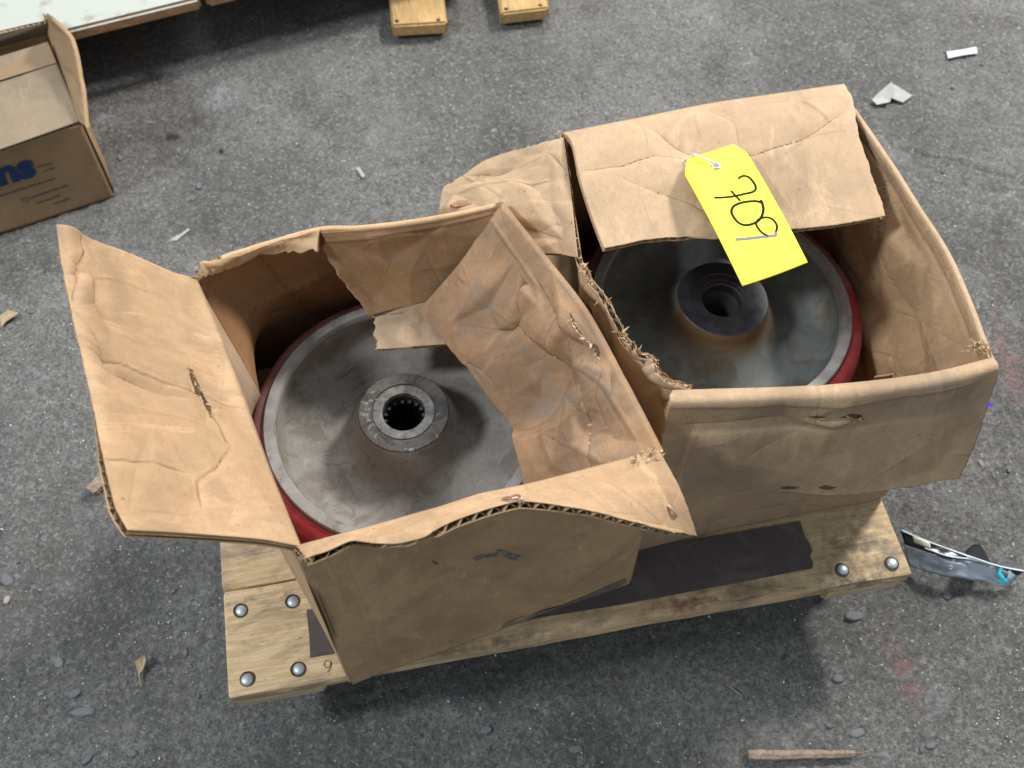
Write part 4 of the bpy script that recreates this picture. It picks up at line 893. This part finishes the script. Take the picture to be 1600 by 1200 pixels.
Board('side_panel', [c_(WB, 0, ZB), c_(WB, DB, ZB)], [c_(WB, 0, .002), c_(WB, DB, .002)], nu=40, nv=40, mats=[M_BGBOX, M_BGBOX, M_MED], parent=bg, seed=54, flip=True).build()
link('bottom_panel', mesh_from('bottom_panel', [c_(.003, .003, .002), c_(WB-.003, .003, .002), c_(WB-.003, DB-.003, .002), c_(.003, DB-.003, .002)], [(0, 1, 2, 3)]), M_BGBOX, bg)
M_BGTOP = cardboard('kraft_dull_light', (.27, .21, .145), (.235, .18, .12), stain_amt=.08)
fl_a = P(127, 190, .133); fl_b = P(76, 66, .140)
Board('flap', [P(127, 191, .1345), P(0, 236, .1345), P(-200, 303, .1345)], [P(76, 68, .146), P(0, 93, .146), P(-190, 155, .146)], nu=60, nv=50, mats=[M_BGTOP, M_BGTOP, M_MED], parent=bg, seed=55, warp=.0015, flip=True, label='paler front flap with a strip of tape along its free edge').build()
sheet_pts = [P(76, 69, .149), P(-190, 156, .149), P(-196, 186, .1476), P(88, 98, .1476)]
link('tape', mesh_from('tape', sheet_pts, [(0, 1, 2, 3)], smooth=False), M_TAPE, bg)
Board('flap', [P(127, 191, .1345), P(100, 118, .136), P(82, 62, .138), P(70, 20, .138)], [P(137, 198, .142), P(128, 130, .165), P(117, 66, .185), P(82, 30, .195)], nu=60, nv=30, mats=[M_BGBOX, M_BGTOP, M_MED], parent=bg, seed=57, warp=.002, flip=True, tear=(0, .001, 0, 0), edges=(0, .5, .3, .3), cap='v1', label='right flap standing half up').build()
Board('flap', [c_(.003, DB-.001, ZB+.002), c_(.2, DB-.001, ZB+.002), c_(WB, DB-.001, ZB+.002)], [P(79, 31, .153), P(-40, 66, .153), P(-230, 122, .153)], nu=40, nv=20, mats=[M_BGTOP, M_BGTOP, M_MED], parent=bg, seed=58, label='back flap raised').build()
# printing: on the front face
ux, uz = -dirx, np.array([0, 0, 1.0]); nf = -diry
def face_pt(px, py, lift=.0026):
    d = RW @ (np.array([px-800.0, py-600.0, F])/F); base = q0+nf*lift; tt = ((base-CAM)@nf)/(d@nf); return CAM+d*tt
def text(name, s_, size, px, py, ang, mat, parent, embold=0, shear=0):
    cu = bpy.data.curves.new(name, 'FONT'); cu.body = s_; cu.size = size; cu.offset = embold; cu.shear = shear
    o = bpy.data.objects.new(name, cu); col.objects.link(o); bpy.context.view_layer.update()
    me_ = bpy.data.meshes.new_from_object(o.evaluated_get(bpy.context.evaluated_depsgraph_get())); bpy.data.objects.remove(o)
    p = face_pt(px, py, .0036); Mx = Matrix([[ux[0], uz[0], nf[0], p[0]], [ux[1], uz[1], nf[1], p[1]], [ux[2], uz[2], nf[2], p[2]], [0, 0, 0, 1]]) @ Matrix.Rotation(ang, 4, 'Z')
    me_.transform(Mx); return link(name, me_, mat, parent)
text('lettering', 'ons', .052, -38, 301, 0, M_BLUE, bg, .0024, .12)
def bars(name, rows, mat):
    v, f = [], []
    for (x0, y0, x1, y1, hgt) in rows:
        n_ = max(1, int(abs(x1-x0)/4.5)); k = 0.0
        while k < 1:
            w_ = random.uniform(.35, .9)/n_; e_ = min(1, k+w_); a = face_pt(x0+(x1-x0)*k, y0+(y1-y0)*k, .0036); b = face_pt(x0+(x1-x0)*e_, y0+(y1-y0)*e_, .0036)
            b0 = len(v); h_ = hgt*random.uniform(.7, 1); v += [a, b, b+uz*h_, a+uz*h_]; f.append((b0, b0+1, b0+2, b0+3)); k = e_+.25/n_
        link(name, mesh_from(name, v, f, smooth=False), mat, bg); v, f = [], []
bars('small_print', [(58, 262, 82, 257, .0030), (68, 269, 86, 264, .0022), (0, 308, 87, 280, .0030), (47, 311, 107, 291, .0034), (50, 322, 95, 306, .0034), (44, 334, 110, 311, .0034), (-6, 338, 4, 334, .0034), (-6, 346, 16, 340, .0034)], M_PRINT)
def frame_box(px, py, s_):
    p = face_pt(px, py, .0036); v, f = [], []
    for (a, b, c2_, d2) in ((0, 0, s_, .001), (0, s_-.001, s_, s_), (0, .001, .001, s_-.001), (s_-.001, .001, s_, s_-.001)):
        b0 = len(v); v += [p+ux*a+uz*b, p+ux*c2_+uz*b, p+ux*c2_+uz*d2, p+ux*a+uz*d2]; f.append((b0, b0+1, b0+2, b0+3))
    link('tick_box', mesh_from('tick_box', v, f, smooth=False), M_PRINT, bg)
frame_box(36, 317, .0075)
settle(bg)

# ================================================================== pallets and boards at the top
def slab(name, corners, z1, th, mats, label=None, cat=None, parent=None, group=None, skirt=None, bev=.003):
    """flat board from its four top corners (world xy)"""
    bm = bmesh.new(); tv = [bm.verts.new((p[0], p[1], z1)) for p in corners]; bv = [bm.verts.new((p[0], p[1], z1-th)) for p in corners]
    bm.faces.new(tv); bm.faces.new(bv[::-1])
    for i in range(4): bm.faces.new((tv[i], bv[i], bv[(i+1) % 4], tv[(i+1) % 4]))
    bmesh.ops.recalc_face_normals(bm, faces=bm.faces[:]); bmesh.ops.bevel(bm, geom=bm.edges[:], offset=bev, segments=2, affect='EDGES'); bm.normal_update()
    for fc in bm.faces: fc.material_index = 0 if fc.normal.z > .93 else (1 if isinstance(mats, list) and len(mats) > 1 else 0)
    o = link(name, bm_mesh(name, bm), mats, parent)
    if label: o['label'] = label; o['category'] = cat
    return o
ZW = .115
a_, b_ = P(-60, 88, ZW), P(312, -3, ZW); dd = (b_-a_)/np.linalg.norm(b_-a_); pn = np.array([-dd[1], dd[0], 0])
plat = thing('board_platform', 'low platform of white-faced boards with brown edges across the upper left corner', 'platform', None, tuple(a_*[1, 1, 0]))
slab('board', [a_-dd*.2, b_, b_+pn*.42, a_-dd*.2+pn*.42], ZW, .020, [M_WHITE, M_BEDGE], parent=plat, bev=.004)
e_ = b_+dd*.008
slab('board', [e_, e_+dd*.45, e_+dd*.45+pn*.42, e_+pn*.42], ZW, .020, [M_WHITE, M_BEDGE], parent=plat, bev=.004)
for k in (.0, .30):
    s0 = a_+dd*(k-.15)+pn*.24; slab('support_block', [s0, s0+dd*.09, s0+dd*.09+pn*.3, s0+pn*.3], ZW-.0205, ZW-.0205, [M_PWOOD], parent=plat)
settle(plat)
pal = thing('wooden_pallet', 'yellowish pine pallet whose two board ends reach in at the top edge', 'pallet', None, tuple(P(700, -60, 0)))
for (l0, r0, lb, rb) in (((612, 40), (699, 35), (590, -60), (698, -60)), ((783, 21), (858, 12), (760, -60), (850, -60))):
    zt = .028; A_, B_ = P(*l0, zt), P(*r0, zt); d1 = P(*lb, zt)-A_; d1 /= np.linalg.norm(d1); d2 = P(*rb, zt)-B_; d2 /= np.linalg.norm(d2); d1 = d2 = (d1+d2)/2
    slab('plank', [A_, B_, B_+d2*.5, A_+d1*.5], zt, .022, [M_PWOOD], parent=pal)
    o = link('nail', lathe('nail', [(.0035, 0), (.003, .0006), (.0001, .0008)], 12), M_HOLE, pal); o.location = tuple(P(l0[0]+8, l0[1]-7, zt+.0002))
    o = link('nail', lathe('nail', [(.003, 0), (.0026, .0006), (.0001, .0008)], 12), M_HOLE, pal); o.location = tuple(P(r0[0]-14, r0[1]-4, zt+.0002))
s1 = P(560, -70, .075); s2 = P(900, -125, .075); slab('crossboard', [s1, s2, s2+[0.02, .1, 0], s1+[.02, .1, 0]], .075, .046, [M_PWOOD], parent=pal)
settle(pal)

# ================================================================== litter
def strip3(name, outline, z, t_, mat, label, cat, bend=None):
    pts = [P(a, b, z) for a, b in outline]; n = len(pts); c0_ = sum(pts)/n
    v = [p+[0, 0, t_+(bend[i] if bend else 0)] for i, p in enumerate(pts)]+[p+[0, 0, (bend[i]*.9 if bend else 0)] for i, p in enumerate(pts)]
    f = [(i, i+n, (i+1) % n+n, (i+1) % n) for i in range(n)]; v += [c0_+[0, 0, t_+.001], c0_]
    f += [(i, (i+1) % n, 2*n) for i in range(n)]+[((i+1) % n+n, i+n, 2*n+1) for i in range(n)]
    o = link(name, mesh_from(name, v, f, smooth=False), mat); o['label'] = label; o['category'] = cat; return o
strip3('plastic_strip', [(1479, 82), (1500, 79), (1525, 74), (1527, 84), (1505, 87), (1481, 92)], .002, .0015, M_SCRAP, 'small white plastic strip on the concrete, upper right', 'scrap')
strip3('paper_scrap', [(1361, 158), (1372, 148), (1390, 136), (1392, 148), (1389, 163), (1370, 165)], .003, .001, M_GPAPER, 'pale grey folded paper scrap beside the back right corner of the right box', 'scrap', bend=[.002, .004, .010, .010, .004, .001])
bpy.data.objects['paper_scrap'].data.materials[0] = M_GPAPER
o1 = bpy.data.objects['paper_scrap']; 
pts = [P(1391, 136, .013), P(1396, 131, .012), P(1426, 149, .003), P(1411, 160, .003), P(1391, 152, .008)]
link('paper_wing', mesh_from('paper_wing', pts+[p-[0, 0, .001] for p in pts], [(0, 1, 2, 3, 4), (9, 8, 7, 6, 5)]+[(i, i+5, (i+1) % 5+5, (i+1) % 5) for i in range(5)], smooth=False), M_GPAPER, o1)
strip3('plastic_sliver', [(272, 374), (294, 357), (297, 359), (275, 377)], .0012, .0005, M_GPAPER, 'thin translucent sliver on the concrete near the carton', 'scrap')
strip3('plastic_chip', [(556, 263), (562, 262), (571, 276), (566, 278)], .0012, .001, M_GPAPER, 'small pale chip on the concrete behind the left box', 'scrap')
strip3('dry_leaf', [(0, 494), (14, 487), (30, 490), (24, 498), (10, 504), (2, 512)], .003, .001, M_LEAF, 'dry orange-brown leaf at the left edge of the picture', 'leaf', bend=[0, .003, .001, .004, .001, 0])
lf = strip3('dry_leaf', [(213, 1036), (222, 1030), (228, 1026), (232, 1036), (226, 1046), (220, 1052), (218, 1058), (215, 1046)], .004, .001, M_LEAF, 'curled tan leaf on the concrete left of the dolly', 'leaf', bend=[.004, .006, .005, .008, .003, .001, 0, .002])
tube('stem', [P(213, 1036, .008), P(217, 1054, .005), P(220, 1072, .003)], .0007, M_LEAF, lf, seg=5)
strip3('cardboard_chip', [(703, 323), (716, 316), (734, 316), (738, 322), (712, 327)], .338, .003, M_RUST, 'rusty-brown crumb of cardboard on the outer flap behind the left box', 'scrap')
# stick at the bottom
def splinter(name, a, b, z, w0, w1, mat, label, seed=0, ht=.006, n=16):
    A_, B_ = P(*a, z), P(*b, z); t_ = (B_-A_); L = np.linalg.norm(t_); t_ /= L; s_ = np.array([-t_[1], t_[0], 0]); v, f = [], []
    for i in range(n+1):
        q = A_+t_*L*i/n; w_ = w0+(w1-w0)*i/n; w_ *= 1+.12*float(vn(i*.8, 0, seed))
        if i in (0, n): w_ *= .8
        j_ = float(vn(i*.9, 5, seed))*.0012; e = .0 if 0 < i < n else .0
        v += [q+s_*(-w_+j_)+[0, 0, 0], q+s_*(-w_*.85+j_)+[0, 0, ht*.7], q+s_*(j_-w_*.1)+[0, 0, ht*(1+.2*float(vn(i*1.1, 7, seed)))], q+s_*(w_*.8+j_)+[0, 0, ht*.75], q+s_*(w_+j_)]
    for i in range(n):
        for k in range(5): f.append((i*5+k, (i+1)*5+k, (i+1)*5+(k+1) % 5, i*5+(k+1) % 5))
    f.append((0, 1, 2, 3, 4)); f.append(tuple(n*5+k for k in (4, 3, 2, 1, 0)))
    o = link(name, mesh_from(name, v, f, smooth=False), mat); o['label'] = label; o['category'] = 'wood splinter'; return o
splinter('wood_splinter', (1168, 1180), (1334, 1179), .002, .0058, .0040, M_SPL, 'flat greyish wood splinter lying at the bottom edge of the picture', 3)
splinter('wood_splinter', (143, 770), (190, 722), .004, .0075, .0080, M_SPL, 'broken wood splinter sticking out under the left flap', 5, .009)
o = tube('twig', [P(1325, 1178, .004), P(1345, 1176, .005), P(1365, 1172, .004)], .0006, M_SPL, None, seg=5); o['label'] = 'hair-thin twig pointing right from the flat splinter'; o['category'] = 'twig'
o = tube('twig', [P(1140, 1072, .003), P(1150, 1080, .004), P(1160, 1088, .003)], .0009, M_SPL, None, seg=5); o['label'] = 'short straw twig on the concrete in front of the dolly'; o['category'] = 'twig'
o = tube('twig', [P(700, 32, .004), P(712, 33, .006), P(722, 35, .003)], .0011, M_SPL, None, seg=5); o['label'] = 'orange-brown twig beside the pallet board end'; o['category'] = 'twig'

# torn wrapper at right
wr = thing('snack_wrapper', 'crumpled silver and black plastic wrapper on the concrete right of the dolly', 'wrapper', None, tuple(P(1500, 900, 0)))
topE = [P(1408, 829, .030), P(1440, 843, .036), P(1480, 858, .034), P(1520, 872, .034), P(1560, 885, .028), P(1600, 893, .022)]
midE = [P(1413, 850, .022), P(1445, 862, .030), P(1480, 874, .034), P(1515, 876, .030), P(1555, 886, .022), P(1590, 900, .014)]
botE = [P(1420, 884, .004), P(1450, 895, .010), P(1490, 902, .018), P(1530, 908, .014), P(1555, 914, .008), P(1575, 918, .002)]
def skin(name, e1, e2, mat, parent, nu=40, nv=10, amp=.001, seed=0, th=.0003):
    a = resamp(e1, nu, True); b = resamp(e2, nu, True); v = []
    for i in range(nv):
        s_ = i/(nv-1); row = a*(1-s_)+b*s_
        for j in range(nu): v.append(row[j]+np.array([0, 0, 1])*amp*float(fbm(j*.22, i*.5, seed, 3)))
    f = [(i*nu+j, i*nu+j+1, (i+1)*nu+j+1, (i+1)*nu+j) for i in range(nv-1) for j in range(nu-1)]
    o = link(name, mesh_from(name, v, f), mat, parent); md = o.modifiers.new('thickness', 'SOLIDIFY'); md.thickness = th; return o
skin('foil', midE, botE, M_FOIL, wr, amp=.005, seed=3)
skin('dark_band', topE, [off(p, 0, 0, .0008) for p in midE], M_FOILD, wr, amp=.003, seed=5, nv=6)
lerp = lambda a, b, k: a*(1-k)+b*k
def seg(e, k0, k1): return [p for p in resamp(e, 60, True)[int(k0*59):int(k1*59)+1:4]]
tube('seal_edge', [p+[0, 0, .001] for p in topE], .0009, M_EDGE, wr, seg=5)
tube('seal_edge', [lerp(a, b, .75)+[0, 0, .002] for a, b in zip(topE, midE)][1:5], .0008, M_EDGE, wr, seg=5)
for k0, k1 in ((.10, .27), (.52, .70)):
    a = seg(topE, k0, k1); b = seg(midE, k0, k1); skin('cream_print', [lerp(p, q, .12)+[0, 0, .0022] for p, q in zip(a, b)], [lerp(p, q, .62)+[0, 0, .0022] for p, q in zip(a, b)], M_CREAM, wr, nu=14, nv=4, amp=.0005)
tube('cyan_mark', [P(1565, 887, .026), P(1562, 896, .022), P(1567, 904, .018), P(1573, 909, .013)], [.0020, .0022, .0018, .0012], M_CYAN, wr, seg=6)
tube('cyan_mark', [P(1560, 906, .016), P(1568, 911, .014), P(1574, 903, .016)], .0008, M_CYAN, wr, seg=6)
skin('black_tab', [P(1508, 862, .022), P(1520, 852, .020), P(1532, 853, .018), P(1542, 868, .018)], [P(1512, 872, .030), P(1525, 876, .030), P(1538, 880, .028), P(1550, 884, .026)], M_FOILD, wr, nu=16, nv=6, amp=.001)
skin('crinkled_tip', [P(1576, 890, .022), P(1600, 893, .020)], [P(1572, 908, .008), P(1592, 903, .006)], M_EDGE, wr, nu=12, nv=5, amp=.006, seed=8)
for k_, (zx, zy) in enumerate(((1486, 874), (1484, 884))):
    tube('print_mark', [P(zx, zy, .0345-.004*k_), P(zx+4, zy+1, .0345-.004*k_), P(zx+3, zy+5, .033-.004*k_), P(zx-1, zy+4, .033-.004*k_)], .0004, M_CREAM, wr, seg=4)
settle(wr)

# marks lying on the boards themselves: smears, tape remnant, punctures
def on_board(b, px, py, lift=.0004, side=1):
    q = (b.S.reshape(-1, 3)+b.N.reshape(-1, 3)*side*TB/2-CAM) @ RW
    u_ = q[:, 0]/q[:, 2]*F+800; v_ = q[:, 1]/q[:, 2]*F+600; d = (u_-px)**2+(v_-py)**2
    ks = np.argsort(d)[:4]; w_ = 1/(d[ks]+.3); w_ /= w_.sum()
    return (w_[:, None]*b.S.reshape(-1, 3)[ks]).sum(0)+b.N.reshape(-1, 3)[ks[0]]*side*(TB/2+lift)
def mark(name, b, outline, mat, parent, lift=.0005, side=1, **kw):
    c_ = np.mean(np.array(outline, float), 0); ring = [on_board(b, *p, lift, side) for p in outline]
    mid = [on_board(b, *(c_+(np.array(p)-c_)*.5), lift, side) for p in outline]; n = len(outline); v = ring+mid+[on_board(b, *c_, lift, side)]
    f = [(i, (i+1) % n, n+(i+1) % n, n+i) for i in range(n)]+[(n+i, n+(i+1) % n, 2*n) for i in range(n)]
    o = link(name, mesh_from(name, v, f), mat, parent, **kw); o.matrix_parent_inverse = Matrix.Translation(parent.location).inverted(); return o
for ol_ in ([(738, 872), (752, 866), (768, 866), (782, 862), (776, 869), (758, 871), (742, 876)], [(776, 858), (790, 860), (803, 866), (816, 868), (806, 872), (790, 868), (778, 864)], [(784, 868), (800, 871), (812, 875), (798, 874)]):
    mark('paint_smear', fwall, ol_, M_SMEAR, box1)
mark('cut_nick', fwall, [(674, 874), (680, 877), (686, 882), (679, 880)], M_GASH, box1)
t = NT('old_tape'); g = t.noise(t.coord('Object'), 95, 5, .7); c = t.mix(t.ramp(g, [(.40, 0), (.58, 1)]), (.22, .16, .11), (.13, .13, .12)); c = t.mix(t.ramp(t.noise(t.coord('Object'), 60, 5, .7), [(.60, 0), (.66, 1)]), c, (.06, .10, .125))
M_OLDT = t.done(c, .38, spec=.5)
mark('tape_remnant', fwall, [(783, 983), (790, 972), (812, 964), (845, 955), (880, 944), (925, 926), (960, 910), (977, 903), (979, 909), (955, 924), (915, 940), (870, 954), (825, 970)], M_OLDT, box1, label='grey-blue tape remnant along the bottom front edge')
for ol_ in ([(1262, 651), (1276, 649), (1291, 652), (1280, 655)], [(1312, 652), (1328, 646), (1346, 648), (1349, 656), (1342, 653), (1326, 652)], [(1218, 762), (1230, 759), (1250, 761), (1240, 763), (1228, 764)], [(1278, 761), (1290, 758), (1308, 761), (1298, 764), (1286, 764)]):
    mark('puncture', fl2, ol_, M_GASH, box2, side=(1 if fl2.N.mean((0, 1))[1] < 0 else -1))
for ol_ in ([(295, 574), (301, 578), (305, 590), (312, 606), (318, 622), (328, 636), (331, 652), (325, 642), (312, 622), (303, 606), (297, 590)],):
    mark('tear', lflap, ol_, M_GASH, box1, side=-1)
def shreds(b, parent, pts, n, ln, seed, side, mat=None):
    o = fringe('torn_fibres', [on_board(b, *p, .001, side) for p in pts], parent, n, ln, seed, mat=mat, spread=.003); o.matrix_parent_inverse = Matrix.Translation(parent.location).inverted()
shreds(lflap, box1, [(295, 572), (303, 595), (315, 615), (330, 640), (331, 656)], 60, .005, 31, -1)
sd = (1 if fl2.N.mean((0, 1))[1] < 0 else -1)
shreds(fl2, box2, [(1325, 650), (1336, 655), (1346, 652)], 26, .005, 32, sd); shreds(fl2, box2, [(1262, 652), (1290, 653)], 16, .004, 33, sd)
shreds(rflap, box1, [(893, 500), (905, 520), (922, 535), (932, 548), (936, 560)], 50, .005, 34, 1, M_TORN)
mark('tear', rflap, [(890, 488), (897, 500), (903, 515), (914, 528), (909, 528), (899, 514), (892, 500)], M_GASH, box1)
mark('tear', rflap, [(926, 536), (934, 540), (938, 552), (935, 558), (929, 550)], M_GASH, box1)

def pin(pts, rr):
    o = tube('staple', [on_board(fflap, a, b, h, -1) for a, b, h in pts], rr, M_STAPLE, box1, seg=6, n=4); o.matrix_parent_inverse = Matrix.Translation(box1.location).inverted()
pin([(786, 781, .0004), (794, 782, .0018), (803, 785, .0020), (810, 788, .0016), (814, 793, -.002)], .0012)
pin([(800, 777, .0004), (808, 779, .0020), (815, 784, .0018), (818, 790, -.002)], .0010)
pin([(1043, 790, .0004), (1047, 797, .0020), (1052, 803, .0020), (1055, 807, .0005)], .0012)
